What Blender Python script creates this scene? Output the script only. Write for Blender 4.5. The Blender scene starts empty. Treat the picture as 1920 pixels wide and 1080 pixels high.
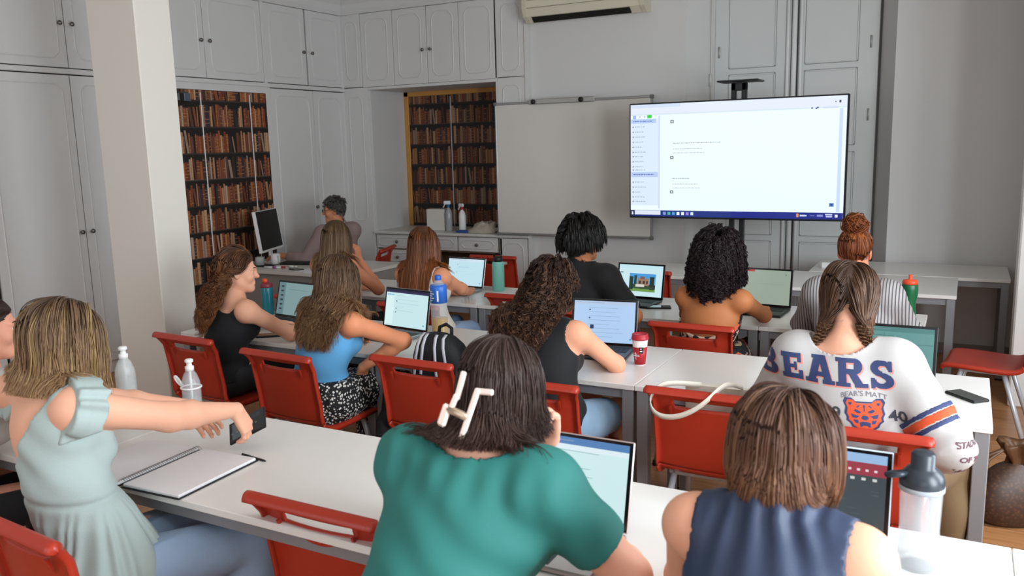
import bpy, math, random, os
import numpy as np
from mathutils import Vector, Matrix
random.seed(7)
SC = bpy.context.scene
COL = SC.collection
PI = math.pi
# ---------------------------------------------------------------- camera
F_PX, TILT, ROLL, YAW, CAM_Z = 1574.6, 0.16866, 0.02558, 0.4977, 1.77
_fw = Vector((-math.sin(YAW)*math.cos(TILT), math.cos(YAW)*math.cos(TILT), -math.sin(TILT)))
_r0 = Vector((math.cos(YAW), math.sin(YAW), 0)); _u0 = _r0.cross(_fw)
_r = _r0*math.cos(ROLL) - _u0*math.sin(ROLL); _u = _u0*math.cos(ROLL) + _r0*math.sin(ROLL)
cam_d = bpy.data.cameras.new('camera'); cam = bpy.data.objects.new('camera', cam_d); COL.objects.link(cam)
_m = Matrix((_r, _u, -_fw)).transposed().to_4x4(); _m.translation = (0, 0, CAM_Z); cam.matrix_world = _m
cam_d.sensor_width = 36.0; cam_d.lens = 36.0*F_PX/1920.0; cam_d.clip_start = 0.05
cam_d.dof.use_dof = True; cam_d.dof.focus_distance = 4.3; cam_d.dof.aperture_fstop = 5.2
SC.camera = cam
# ---------------------------------------------------------------- world, daylight, exposure
SC.view_settings.view_transform = 'Standard'; SC.view_settings.look = 'None'
SC.view_settings.gamma = 1.0; SC.view_settings.use_curve_mapping = False
SC.view_settings.exposure = 0.0
W = bpy.data.worlds.new('daylight'); SC.world = W; W.use_nodes = True
_bg = W.node_tree.nodes['Background']; _bg.inputs[0].default_value = (0.75, 0.87, 1.0, 1); _bg.inputs[1].default_value = 1.0
def area(name, loc, target, sx, sy, power, color):
    l = bpy.data.lights.new(name, 'AREA'); l.shape = 'RECTANGLE'; l.size = sx; l.size_y = sy
    l.energy = power; l.color = color
    o = bpy.data.objects.new(name, l); COL.objects.link(o); o.location = loc
    o.rotation_euler = (Vector(target)-Vector(loc)).to_track_quat('-Z', 'Y').to_euler()
    return o
DAY = (0.87, 0.945, 1.0)
WIN_R = [(0.35, 1.75), (2.6, 4.0)]      # window openings of the right wall (Y ranges)
for (a, b), pw in zip(WIN_R, (190, 105)):
    area('window_daylight', (1.93, (a+b)/2, 1.85), (0.5, (a+b)/2, 1.6), 1.3, 1.9, pw, DAY)
WIN_B = [(-4.6, -3.2), (-2.2, -0.8), (0.1, 1.5)]            # window openings of the rear wall (X ranges)
for a, b in WIN_B:
    area('window_daylight', ((a+b)/2, -2.13, 1.85), ((a+b)/2, 0, 1.55), 1.3, 1.9, 26, DAY)
SC.cycles.use_denoising = True
SC.cycles.max_bounces = 8; SC.cycles.diffuse_bounces = 5; SC.cycles.glossy_bounces = 4
SC.cycles.transmission_bounces = 8; SC.cycles.transparent_max_bounces = 8
SC.cycles.caustics_reflective = False; SC.cycles.caustics_refractive = False
SC.cycles.sample_clamp_indirect = 4.0
# ---------------------------------------------------------------- materials
def lin(c):
    if isinstance(c, str):
        c = c.lstrip('#'); c = [int(c[i:i+2], 16)/255 for i in (0, 2, 4)]
    return tuple((x/12.92 if x <= 0.04045 else ((x+0.055)/1.055)**2.4) for x in c)
MATS = {}
def mat(name, color, rough=0.5, metal=0.0, bump=0.0, bscale=60.0, var=0.0, vscale=6.0, spec=0.5, sss=0.0, trans=0.0,
        emit=0.0, ior=1.45, coat=0.0, sheen=0.0, alpha=1.0, stretch=None):
    if name in MATS: return MATS[name]
    m = bpy.data.materials.new(name); m.use_nodes = True; nt = m.node_tree; b = nt.nodes['Principled BSDF']
    c = lin(color); b.inputs['Base Color'].default_value = (*c, 1); b.inputs['Roughness'].default_value = rough
    b.inputs['Metallic'].default_value = metal; b.inputs['Specular IOR Level'].default_value = spec
    b.inputs['IOR'].default_value = ior; b.inputs['Transmission Weight'].default_value = trans
    b.inputs['Coat Weight'].default_value = coat; b.inputs['Sheen Weight'].default_value = sheen
    b.inputs['Alpha'].default_value = alpha
    if sss:
        b.inputs['Subsurface Weight'].default_value = sss; b.inputs['Subsurface Radius'].default_value = (1.0, 0.35, 0.2)
        b.inputs['Subsurface Scale'].default_value = 0.008
    if emit: b.inputs['Emission Color'].default_value = (*c, 1); b.inputs['Emission Strength'].default_value = emit
    if bump or var:
        tc = nt.nodes.new('ShaderNodeTexCoord'); mp = nt.nodes.new('ShaderNodeMapping')
        nt.links.new(tc.outputs['Object'], mp.inputs[0])
        if stretch: mp.inputs['Scale'].default_value = stretch
    if bump:
        n = nt.nodes.new('ShaderNodeTexNoise'); n.inputs['Scale'].default_value = bscale; n.inputs['Detail'].default_value = 4
        bp = nt.nodes.new('ShaderNodeBump'); bp.inputs['Strength'].default_value = bump; bp.inputs['Distance'].default_value = 0.01
        nt.links.new(mp.outputs[0], n.inputs['Vector']); nt.links.new(n.outputs['Fac'], bp.inputs['Height']); nt.links.new(bp.outputs[0], b.inputs['Normal'])
    if var:
        n2 = nt.nodes.new('ShaderNodeTexNoise'); n2.inputs['Scale'].default_value = vscale; n2.inputs['Detail'].default_value = 3
        hs = nt.nodes.new('ShaderNodeMixRGB'); hs.inputs[1].default_value = (*[x*(1-var) for x in c], 1); hs.inputs[2].default_value = (*[min(1, x*(1+var)) for x in c], 1)
        nt.links.new(mp.outputs[0], n2.inputs['Vector']); nt.links.new(n2.outputs['Fac'], hs.inputs[0]); nt.links.new(hs.outputs[0], b.inputs['Base Color'])
    MATS[name] = m; return m
def attr_mat(name, rough=0.5, emit=0.0, spec=0.5, aniso=0.0, sheen=0.0):
    if name in MATS: return MATS[name]
    m = bpy.data.materials.new(name); m.use_nodes = True; nt = m.node_tree; b = nt.nodes['Principled BSDF']
    a = nt.nodes.new('ShaderNodeAttribute'); a.attribute_name = 'Col'
    b.inputs['Roughness'].default_value = rough; b.inputs['Specular IOR Level'].default_value = spec
    if emit:
        b.inputs['Base Color'].default_value = (0.01, 0.01, 0.01, 1); nt.links.new(a.outputs['Color'], b.inputs['Emission Color']); b.inputs['Emission Strength'].default_value = emit
    else: nt.links.new(a.outputs['Color'], b.inputs['Base Color'])
    MATS[name] = m; return m
def nodemat(name, fn, rough=0.5, spec=0.5):
    """fn(nt, mapping_output) returns a colour socket"""
    if name in MATS: return MATS[name]
    m = bpy.data.materials.new(name); m.use_nodes = True; nt = m.node_tree; b = nt.nodes['Principled BSDF']
    b.inputs['Roughness'].default_value = rough; b.inputs['Specular IOR Level'].default_value = spec
    tc = nt.nodes.new('ShaderNodeTexCoord'); nt.links.new(fn(nt, tc.outputs['Object']), b.inputs['Base Color'])
    MATS[name] = m; return m
def ramp(nt, src, stops, interp='LINEAR'):
    r = nt.nodes.new('ShaderNodeValToRGB'); e = r.color_ramp.elements; r.color_ramp.interpolation = interp
    while len(e) < len(stops): e.new(0.5)
    for el, (p, c) in zip(e, stops): el.position = p; el.color = (*lin(c), 1)
    nt.links.new(src, r.inputs[0]); return r.outputs[0]
# ---------------------------------------------------------------- mesh building
def rotm(rx=0, ry=0, rz=0):
    from mathutils import Euler
    return np.array(Euler((rx, ry, rz), 'XYZ').to_matrix())
class MB:
    def __init__(s): s.v = []; s.f = []; s.mi = []; s.c = []; s.n = 0; s.mats = []; s.T = None
    def _mid(s, m):
        if m is None: return 0
        if m not in s.mats: s.mats.append(m)
        return s.mats.index(m)
    def add(s, V, F, m=None, c=None):
        V = np.asarray(V, float)
        if s.T is not None: V = V @ s.T[0].T + s.T[1]
        s.v.append(V); k = s._mid(m)
        for f in F: s.f.append([i+s.n for i in f]); s.mi.append(k); s.c.append(c)
        s.n += len(V); return s
    def box(s, c, d, rot=None, bev=0.0, m=None, col=None):
        x, y, z = d[0]/2, d[1]/2, d[2]/2
        if bev <= 0:
            V = np.array([(-x,-y,-z),(x,-y,-z),(x,y,-z),(-x,y,-z),(-x,-y,z),(x,-y,z),(x,y,z),(-x,y,z)])
            F = [(0,3,2,1),(4,5,6,7),(0,1,5,4),(1,2,6,5),(2,3,7,6),(3,0,4,7)]
        else:
            b = min(bev, x*.98, y*.98, z*.98); V = []; idx = {}
            for i in (-1, 1):
                for j in (-1, 1):
                    for k in (-1, 1):
                        for a in range(3):
                            p = [i*(x-b), j*(y-b), k*(z-b)]; p[a] = (i, j, k)[a]*(x, y, z)[a]
                            idx[i, j, k, a] = len(V); V.append(p)
            V = np.array(V); F = []
            def q(*t): F.append(list(t))
            for a in range(3):
                u, w = (a+1) % 3, (a+2) % 3
                for sg in (-1, 1):
                    L = []
                    for su, sw in ((-1,-1),(1,-1),(1,1),(-1,1)):
                        k = [0,0,0]; k[a] = sg; k[u] = su; k[w] = sw; L.append(idx[(*k, a)])
                    F.append(L if sg > 0 else L[::-1])
                for su in (-1, 1):
                    for sw in (-1, 1):
                        k0 = [0,0,0]; k0[a] = -1; k0[u] = su; k0[w] = sw; k1 = list(k0); k1[a] = 1
                        L = [idx[(*k0, u)], idx[(*k1, u)], idx[(*k1, w)], idx[(*k0, w)]]
                        F.append(L if su*sw < 0 else L[::-1])
            for i in (-1, 1):
                for j in (-1, 1):
                    for k in (-1, 1):
                        L = [idx[i,j,k,0], idx[i,j,k,1], idx[i,j,k,2]]
                        F.append(L if i*j*k > 0 else L[::-1])
        if rot is not None: V = V @ np.asarray(rot).T
        return s.add(V + np.array(c), F, m, col)
    def bb(s, x0, x1, y0, y1, z0, z1, bev=0.0, m=None, col=None):
        return s.box(((x0+x1)/2, (y0+y1)/2, (z0+z1)/2), (abs(x1-x0), abs(y1-y0), abs(z1-z0)), None, bev, m, col)
    def tube(s, path, r, n=10, m=None, closed=False, cap=True, sx=1.0, col=None):
        P = np.asarray(path, float); k = len(P); r = np.broadcast_to(np.asarray(r, float), (k,))
        T = np.gradient(P, axis=0) if not closed else (np.roll(P, -1, 0)-np.roll(P, 1, 0))
        T /= np.linalg.norm(T, axis=1, keepdims=True)+1e-12
        ref = np.array([0, 0, 1.]) if abs(T[0][2]) < .9 else np.array([1., 0, 0])
        V = []; u = np.cross(ref, T[0]); u /= np.linalg.norm(u)
        for i in range(k):
            u = u - T[i]*(u@T[i]); u /= np.linalg.norm(u)+1e-12; w = np.cross(T[i], u)
            for j in range(n):
                a = 2*PI*j/n; V.append(P[i]+r[i]*(u*math.cos(a)*sx+w*math.sin(a)))
        F = []
        for i in range(k if closed else k-1):
            i2 = (i+1) % k
            for j in range(n): F.append((i*n+j, i*n+(j+1) % n, i2*n+(j+1) % n, i2*n+j))
        if cap and not closed: F.append(list(range(n))[::-1]); F.append([(k-1)*n+j for j in range(n)])
        return s.add(V, F, m, col)
    def lathe(s, prof, c=(0,0,0), n=24, m=None, rot=None, col=None):
        V = []; F = []; k = len(prof)
        for r, z in prof:
            for j in range(n):
                a = 2*PI*j/n; V.append((r*math.cos(a), r*math.sin(a), z))
        for i in range(k-1):
            for j in range(n): F.append((i*n+j, i*n+(j+1) % n, (i+1)*n+(j+1) % n, (i+1)*n+j))
        if prof[0][0] > 1e-6: F.append(list(range(n))[::-1])
        if prof[-1][0] > 1e-6: F.append([(k-1)*n+j for j in range(n)])
        V = np.array(V)
        if rot is not None: V = V @ np.asarray(rot).T
        return s.add(V+np.array(c), F, m, col)
    def grid(s, P, m=None, skip=None, closed_u=False, col=None):
        P = np.asarray(P, float); a, b = P.shape[:2]; F = []
        for i in range(a-1):
            for j in range(b if closed_u else b-1):
                if skip and skip(i, j): continue
                F.append((i*b+j, i*b+(j+1) % b, (i+1)*b+(j+1) % b, (i+1)*b+j))
        return s.add(P.reshape(-1, 3), F, m, col)
    def prism(s, poly, axis, a, b, m=None, col=None):
        """polygon in the two other axes (order x,y,z without axis), extruded from a to b"""
        n = len(poly); V = []
        for h in (a, b):
            for p in poly:
                q = list(p); q.insert(axis, h); V.append(q)
        F = [list(range(n))[::-1], [n+i for i in range(n)]]+[(i, (i+1) % n, n+(i+1) % n, n+i) for i in range(n)]
        if axis == 1: F = [list(f)[::-1] for f in F]
        return s.add(V, F, m, col)
    def rect(s, o, u, v, x0, y0, x1, y1, m=None, col=None):
        o, u, v = map(np.asarray, (o, u, v))
        return s.add([o+u*x0+v*y0, o+u*x1+v*y0, o+u*x1+v*y1, o+u*x0+v*y1], [(0,1,2,3)], m, col)
    def build(s, name, m=None, parent=None, smooth=False, loc=None, sub=0, solid=0.0):
        V = np.concatenate(s.v) if s.v else np.zeros((0, 3))
        me = bpy.data.meshes.new(name); me.from_pydata(V.tolist(), [], s.f)
        ms = s.mats if s.mats else ([m] if m else [])
        for x in ms: me.materials.append(x)
        if len(ms) > 1: me.polygons.foreach_set('material_index', s.mi)
        if any(c is not None for c in s.c):
            a = me.attributes.new('Col', 'FLOAT_COLOR', 'FACE')
            cc = np.array([(*(c if c is not None else (1,1,1)), 1.0) for c in s.c], np.float32); a.data.foreach_set('color', cc.ravel())
        if smooth: me.polygons.foreach_set('use_smooth', [True]*len(me.polygons))
        import bmesh
        bm = bmesh.new(); bm.from_mesh(me); bmesh.ops.recalc_face_normals(bm, faces=bm.faces); bm.to_mesh(me); bm.free()
        me.update()
        if smooth == 'auto':
            try: me.set_sharp_from_angle(angle=math.radians(40))
            except Exception: pass
        o = bpy.data.objects.new(name, me); COL.objects.link(o)
        if parent is not None: o.parent = parent
        if loc is not None: o.location = loc
        if solid:
            md = o.modifiers.new('solid', 'SOLIDIFY'); md.thickness = solid; md.offset = 0
        if sub:
            md = o.modifiers.new('sub', 'SUBSURF'); md.levels = sub; md.render_levels = sub
        return o
def npmesh(name, V, F, m, parent=None, colors=None, smooth=True, base=None):
    if base is not None: V = V-np.asarray(base)
    me = bpy.data.meshes.new(name); V = np.ascontiguousarray(V, np.float32); F = np.ascontiguousarray(F, np.int32)
    k = F.shape[1]; me.vertices.add(len(V)); me.vertices.foreach_set('co', V.ravel())
    me.loops.add(F.size); me.loops.foreach_set('vertex_index', F.ravel())
    me.polygons.add(len(F)); me.polygons.foreach_set('loop_start', np.arange(0, F.size, k, dtype=np.int32))
    if smooth: me.polygons.foreach_set('use_smooth', np.ones(len(F), bool))
    me.update(calc_edges=True); me.validate()
    me.materials.append(m)
    if colors is not None:
        a = me.attributes.new('Col', 'FLOAT_COLOR', 'POINT')
        c = np.ones((len(V), 4), np.float32); c[:, :3] = colors; a.data.foreach_set('color', c.ravel())
    o = bpy.data.objects.new(name, me); COL.objects.link(o)
    if parent is not None: o.parent = parent
    return o
def thing(name, label, cat, loc=(0, 0, 0), rz=0.0, group=None):
    o = bpy.data.objects.new(name, None); COL.objects.link(o); o.location = loc; o.rotation_euler = (0, 0, rz)
    o.empty_display_size = 0.1
    o['label'] = label; o['category'] = cat
    if group: o['group'] = group
    return o
def tag(o, label, cat, group=None, kind=None):
    o['label'] = label; o['category'] = cat
    if group: o['group'] = group
    if kind: o['kind'] = kind
    return o
def struct(o, label=None, cat=None):
    o['kind'] = 'structure'
    if label: o['label'] = label
    if cat: o['category'] = cat
    return o
def dup(root, loc, rz, label, group=None):
    r = root.copy(); COL.objects.link(r); r.location = loc; r.rotation_euler = (0, 0, rz); r['label'] = label
    if group: r['group'] = group
    for ch in list(root.children):
        c = ch.copy(); COL.objects.link(c); c.parent = r
        for g in list(ch.children):
            d = g.copy(); COL.objects.link(d); d.parent = c
    return r
# ================================================================ ROOM
WALL = mat('wall_paint', '#d2d1d0', .7, bump=.05, bscale=90, var=.03, vscale=2)
WOODPAINT = mat('white_painted_wood', '#d3d2d1', .45, bump=.04, bscale=40, var=.03, vscale=3)
SHUT = mat('grey_white_shutter_paint', '#d0d3d2', .4, var=.02)
CEIL = mat('ceiling_paint', '#dedbd5', .8)
GROOVE = mat('dark_gap', '#1a1815', .8)
def floor_fn(nt, v):
    mp = nt.nodes.new('ShaderNodeMapping'); nt.links.new(v, mp.inputs[0]); mp.inputs['Rotation'].default_value = (0, 0, 0)
    br = nt.nodes.new('ShaderNodeTexBrick'); br.inputs['Scale'].default_value = 1.0; br.inputs['Brick Width'].default_value = 1.2
    br.inputs['Row Height'].default_value = .19; br.inputs['Mortar Size'].default_value = .002; br.offset = .37
    br.inputs['Color1'].default_value = (*lin('#c08e62'), 1); br.inputs['Color2'].default_value = (*lin('#b37e52'), 1); br.inputs['Mortar'].default_value = (*lin('#7d5536'), 1)
    nt.links.new(mp.outputs[0], br.inputs['Vector'])
    m2 = nt.nodes.new('ShaderNodeMapping'); m2.inputs['Scale'].default_value = (1.5, 22, 1); nt.links.new(v, m2.inputs[0])
    n = nt.nodes.new('ShaderNodeTexNoise'); n.inputs['Scale'].default_value = 2; n.inputs['Detail'].default_value = 6; nt.links.new(m2.outputs[0], n.inputs['Vector'])
    c = ramp(nt, n.outputs['Fac'], [(.3, '#d8c9b8'), (.7, '#ffffff')])
    mx = nt.nodes.new('ShaderNodeMixRGB'); mx.blend_type = 'MULTIPLY'; mx.inputs[0].default_value = 1
    nt.links.new(br.outputs['Color'], mx.inputs[1]); nt.links.new(c, mx.inputs[2]); return mx.outputs[0]
FLOORM = nodemat('laminate_floor', floor_fn, .32)
struct(MB().bb(-6.9, 2.2, -2.4, 8.5, -.1, 0).build('floor', FLOORM))
struct(MB().bb(-6.9, 2.2, -2.4, 8.5, 3.42, 3.55).build('ceiling', CEIL))
# back wall: plaster pier behind whiteboard, splayed window recess, right pier
b = MB()
b.bb(-6.9, -3.84, 8.2, 8.5, 0, 3.42); b.bb(-3.84, -2.28, 7.55, 8.5, 0, 3.42)
b.prism([(-2.28, 7.55), (-2.1, 7.85), (-2.1, 8.5), (-2.28, 8.5)], 2, 0, 3.42)
b.bb(-2.1, -.70, 8.0, 8.5, 0, 3.42)
b.prism([(-.70, 7.88), (-.565, 7.55), (.5, 7.55), (.5, 8.5), (-.70, 8.5)], 2, 0, 3.42)
struct(b.build('wall_back', WALL))
struct(MB().bb(-6.9, -6.75, -2.4, 8.5, 0, 3.42).build('wall_left', WALL))
# right wall: pier by the back corner, then the window wall
b = MB(); b.bb(.42, 2.2, 6.45, 7.7, 0, 3.42)
y = -2.4
for (a, c) in WIN_R: b.bb(2.0, 2.2, y, a, 0, 3.42); b.bb(2.0, 2.2, a, c, 0, .85); b.bb(2.0, 2.2, a, c, 2.95, 3.42); y = c
b.bb(2.0, 2.2, y, 6.45, 0, 3.42)
struct(b.build('wall_right', WALL))
struct(MB().bb(.312, 2.0, 6.18, 6.45, 0, 3.42, .01).build('trim_1', mat('white_pilaster', '#e2e2e0', .5)))
b = MB(); x = -6.9
for (a, c) in WIN_B: b.bb(x, a, -2.4, -2.2, 0, 3.42); b.bb(a, c, -2.4, -2.2, 0, .85); b.bb(a, c, -2.4, -2.2, 2.95, 3.42); x = c
b.bb(x, 2.2, -2.4, -2.2, 0, 3.42)
struct(b.build('wall_rear', WALL))
WINF = mat('window_frame_paint', '#e6e6e4', .4); GLASS = mat('window_glass', '#ffffff', .02, trans=1.0, ior=1.1)
def window(n, horiz, a, c):
    def bx(mb, u0, u1, z0, z1, t0, t1):
        if horiz: mb.bb(u0, u1, -2.33+t0, -2.33+t1, z0, z1, .004)
        else: mb.bb(2.13-t1, 2.13-t0, u0, u1, z0, z1, .004)
    f = MB()
    for (u0, u1, z0, z1) in [(a, a+.06, .85, 2.95), (c-.06, c, .85, 2.95), (a, c, .85, .91), (a, c, 2.89, 2.95), ((a+c)/2-.04, (a+c)/2+.04, .85, 2.95), (a, c, 2.2, 2.25)]: bx(f, u0, u1, z0, z1, 0, .06)
    o = struct(f.build('window_%d' % n, WINF)); g = MB(); bx(g, a, c, .85, 2.95, .027, .033); g.build('pane', GLASS, o)
for i, (a, c) in enumerate(WIN_R): window(i+1, False, a, c)
for i, (a, c) in enumerate(WIN_B): window(i+3, True, a, c)
# cornice above the cupboards (left and back)
b = MB()
pr = [(0, 3.20), (.03, 3.20), (.05, 3.24), (.06, 3.30), (.11, 3.36), (.13, 3.42), (0, 3.42)]
b.prism([(-6.14+p, z) for p, z in pr], 1, -2.2, 7.52)
b.prism([(7.52-p, z) for p, z in pr], 0, -6.14, -3.80)
struct(b.build('trim_2', WOODPAINT))
struct(MB().bb(-3.80, -2.28, 7.53, 7.56, 0, .09, .004).bb(-.55, .42, 7.53, 7.56, 0, .09, .004).build('baseboard_back', mat('baseboard_grey', '#8f8b86', .5)))
# free-standing square pillar
struct(MB().bb(-4.69, -4.268, 3.4, 3.655, 0, 3.42, .006).build('wall_pillar', mat('pillar_paint', '#d9d4cc', .65, bump=.04, bscale=60)))
# tall shutters in the recess = door_1 / door_2
def shutter_build(n, x0, x1, panels):
    f = MB(); f.bb(x0, x1, 7.86, 7.90, .02, 3.42, .004, SHUT)
    for (a, c, z0, z1) in panels:
        for (u0, u1, w0, w1) in [(a, c, z0, z0+.012), (a, c, z1-.012, z1), (a, a+.012, z0, z1), (c-.012, c, z0, z1)]: f.bb(u0, u1, 7.852, 7.862, w0, w1, .003, SHUT)
        for (u0, u1, w0, w1) in [(a-.005, a, z0, z1), (c, c+.005, z0, z1), (a, c, z0-.005, z0), (a, c, z1, z1+.005)]: f.bb(u0, u1, 7.8585, 7.861, w0, w1, 0, mat('panel_groove', '#8d8f8d', .6))
    o = struct(f.build('door_%d' % n)); return o
Z1, Z2, Z3, Z4 = 2.40, 2.345, 1.70, 1.64
d1 = shutter_build(1, -2.10, -1.43, [(-1.97, -1.56, Z1, 3.35), (-1.97, -1.56, Z3, Z2), (-1.97, -1.56, .9, Z4), (-1.97, -1.56, .15, .84)])
d2 = shutter_build(2, -1.37, -.72, [(-1.31, -.88, Z1, 3.35), (-1.31, -.88, Z3, Z2), (-1.31, -.88, .9, Z4), (-1.31, -.88, .15, .84)])
for d, xs in ((d1, (-2.06,)), (d2, (-.78,))):
    for z in (.6, 1.95, 2.55):
        MB().tube([(xs[0], 7.853, z-.05), (xs[0], 7.853, z+.05)], .008, 8).build('hinge', mat('hinge_grey', '#a9aaa8', .4, .3), d, True)
m = MB()
for x, w in ((-1.455, .014), (-1.40, .022), (-1.345, .014)): m.tube([(x, 7.845, .03), (x, 7.845, 3.42)], w, 10)
m.build('closing_moulding', mat('satin_white', '#e8eaea', .25), d2, True)
hm = MB().tube([(-2.118, 7.80, 2.1), (-2.118, 7.80, 2.38), (-2.118, 7.80, 3.42)], .007, 8).tube([(-2.118, 7.79, 2.25), (-2.118, 7.79, 2.36)], .014, 8)
hm.build('bolt_rod', mat('bolt_white', '#cfcfc9', .35), d1, True)
# ---------------------------------------------------------------- built-in cupboards
KNOB = mat('dull_nickel_knob', '#77736d', .3, .85)
TL = (np.array([[0, 1, 0], [1, 0, 0], [0, 0, 1.]]), np.array([-6.12, 0, 0]))      # (u, out, z) -> left wall
TB = (np.array([[1, 0, 0], [0, -1, 0], [0, 0, 1.]]), np.array([0, 7.5, 0]))       # (u, out, z) -> back wall
def octo(u0, u1, z0, z1, k):
    return [(u0+k, z0), (u1-k, z0), (u1, z0+k), (u1, z1-k), (u1-k, z1), (u0+k, z1), (u0, z1-k), (u0, z0+k)]
def soft_octo(u0, u1, z0, z1, k):
    P = []; pts = octo(u0, u1, z0, z1, k)
    for i, (u, z) in enumerate(pts):
        q = pts[(i+1) % 8]
        for t in ((.06, .94) if i % 2 == 0 else (.15, .5, .85)):
            bu = 0 if i % 2 == 0 else -.0
            P.append((u+(q[0]-u)*t, z+(q[1]-z)*t))
    return P
def moulding(mb, u0, u1, z0, z1, k, r=.007, out=.001):
    mb.tube([(u, out, z) for u, z in soft_octo(u0, u1, z0, z1, k)], r, 6, closed=True, sx=1.0)
def cab_door(T, u0, u1, z0, z1, parent, knob=None, ins=.07, k=.05, ajar=0.0, nm='door', label=None):
    mb = MB(); mb.T = T; g = .003
    mb.bb(u0+g, u1-g, -.022, 0, z0+g, z1-g, .003)
    if ins: moulding(mb, u0+ins, u1-ins, z0+ins, z1-ins, k)
    d = mb.build(nm, WOODPAINT, parent, 'auto')
    if label: d['label'] = label
    for (ku, kz) in (knob or []):
        kb = MB(); kb.T = T
        R = rotm(-PI/2, 0, 0)
        kb.lathe([(.006, 0), (.006, .012), (.016, .018), (.018, .026), (.012, .033), (0, .035)], (ku, 0, kz), 14, rot=R)
        kb.build('knob', KNOB, d, True)
    return d
def carcass(T, u0, u1, z0, z1, parent, deep=.55):
    mb = MB(); mb.T = T; mb.bb(u0, u1, -deep, -.024, z0, z1); mb.m = None
    return mb.build('body', mat('cupboard_inside', '#3b3834', .8), parent)
def stile(T, u0, u1, z0, z1, parent, out=.004, nm='stile'):
    mb = MB(); mb.T = T; mb.bb(u0, u1, -.03, out, z0, z1, .003); return mb.build(nm, WOODPAINT, parent)
def cupboard(T, label, u0, u1, z0, z1, doors, group=None, seam_gap=None):
    mid = (u0+u1)/2; c = T[0] @ np.array([mid, -.3, 0]) + T[1]
    t = thing('cupboard', label, 'cupboard', (c[0], c[1], z0), 0, group)
    T2 = (T[0], T[1]-np.array([c[0], c[1], z0]))
    carcass(T2, u0, u1, z0, z1, t)
    for (a, b_, kn) in doors: cab_door(T2, a, b_, z0, z1, t, kn)
    return t, T2
UZ0, UZ1, LZ1 = 2.435, 3.20, 2.385
kz = 2.765
cupboard(TL, 'white wall cupboard above the tall doors left of the pillar, knobs paired at its seam', 3.52, 4.93, UZ0, UZ1, [(3.52, 4.24, [(4.19, kz)]), (4.24, 4.93, [(4.29, kz)])])
cupboard(TL, 'white wall cupboard directly above the left printed bookshelf', 4.95, 6.30, UZ0, UZ1, [(4.95, 5.585, [(5.535, kz)]), (5.585, 6.30, [(5.635, kz)])])
cupboard(TL, 'white wall cupboard in the room corner with a dark gap between its doors', 6.34, 7.48, UZ0, UZ1, [(6.34, 6.922, [(6.87, kz)]), (6.938, 7.48, [(7.0, kz)])])
cupboard(TL, 'white wall cupboard topmost at the near end of the left wall', 2.1, 3.50, UZ0, UZ1, [(2.1, 2.8, [(2.75, kz)]), (2.8, 3.5, [(2.85, kz)])])
cupboard(TL, 'tall white floor cupboard left of the pillar with two knobs at chest height', 3.52, 4.93, .1, LZ1, [(3.52, 4.235, [(4.19, 1.18)]), (4.235, 4.93, [(4.28, 1.18)])])
cupboard(TL, 'tall white floor cupboard in the corner beside the left printed bookshelf', 6.36, 7.48, .1, LZ1, [(6.36, 6.985, [(6.93, 1.17)]), (6.985, 7.48, [(7.03, 1.17)])])
cupboard(TL, 'tall white floor cupboard nearest the rear of the left wall', 2.1, 3.50, .1, LZ1, [(2.1, 2.8, [(2.75, 1.18)]), (2.8, 3.5, [(2.85, 1.18)])])
fr = MB(); fr.T = TL
fr.bb(2.1, 7.5, -.03, .012, 2.39, 2.43, .005); fr.bb(6.30, 6.34, -.03, .006, 2.43, 3.2, .002); fr.bb(4.93, 5.13, -.03, 0, .1, 2.388, .002); fr.bb(6.30, 6.36, -.03, .006, .1, 2.388, .002)
fr.bb(7.476, 7.53, -.03, .002, .1, 2.388, .002); fr.bb(7.476, 7.53, -.03, .002, 2.43, 3.2, .002); fr.bb(2.1, 7.5, -.05, -.03, 0, .1); fr.bb(-2.2, 2.1, -.05, 0, 0, 3.2); fr.bb(4.93, 6.34, -.03, 0, 2.33, 2.40, .002)
struct(fr.build('trim_3', WOODPAINT))
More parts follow.
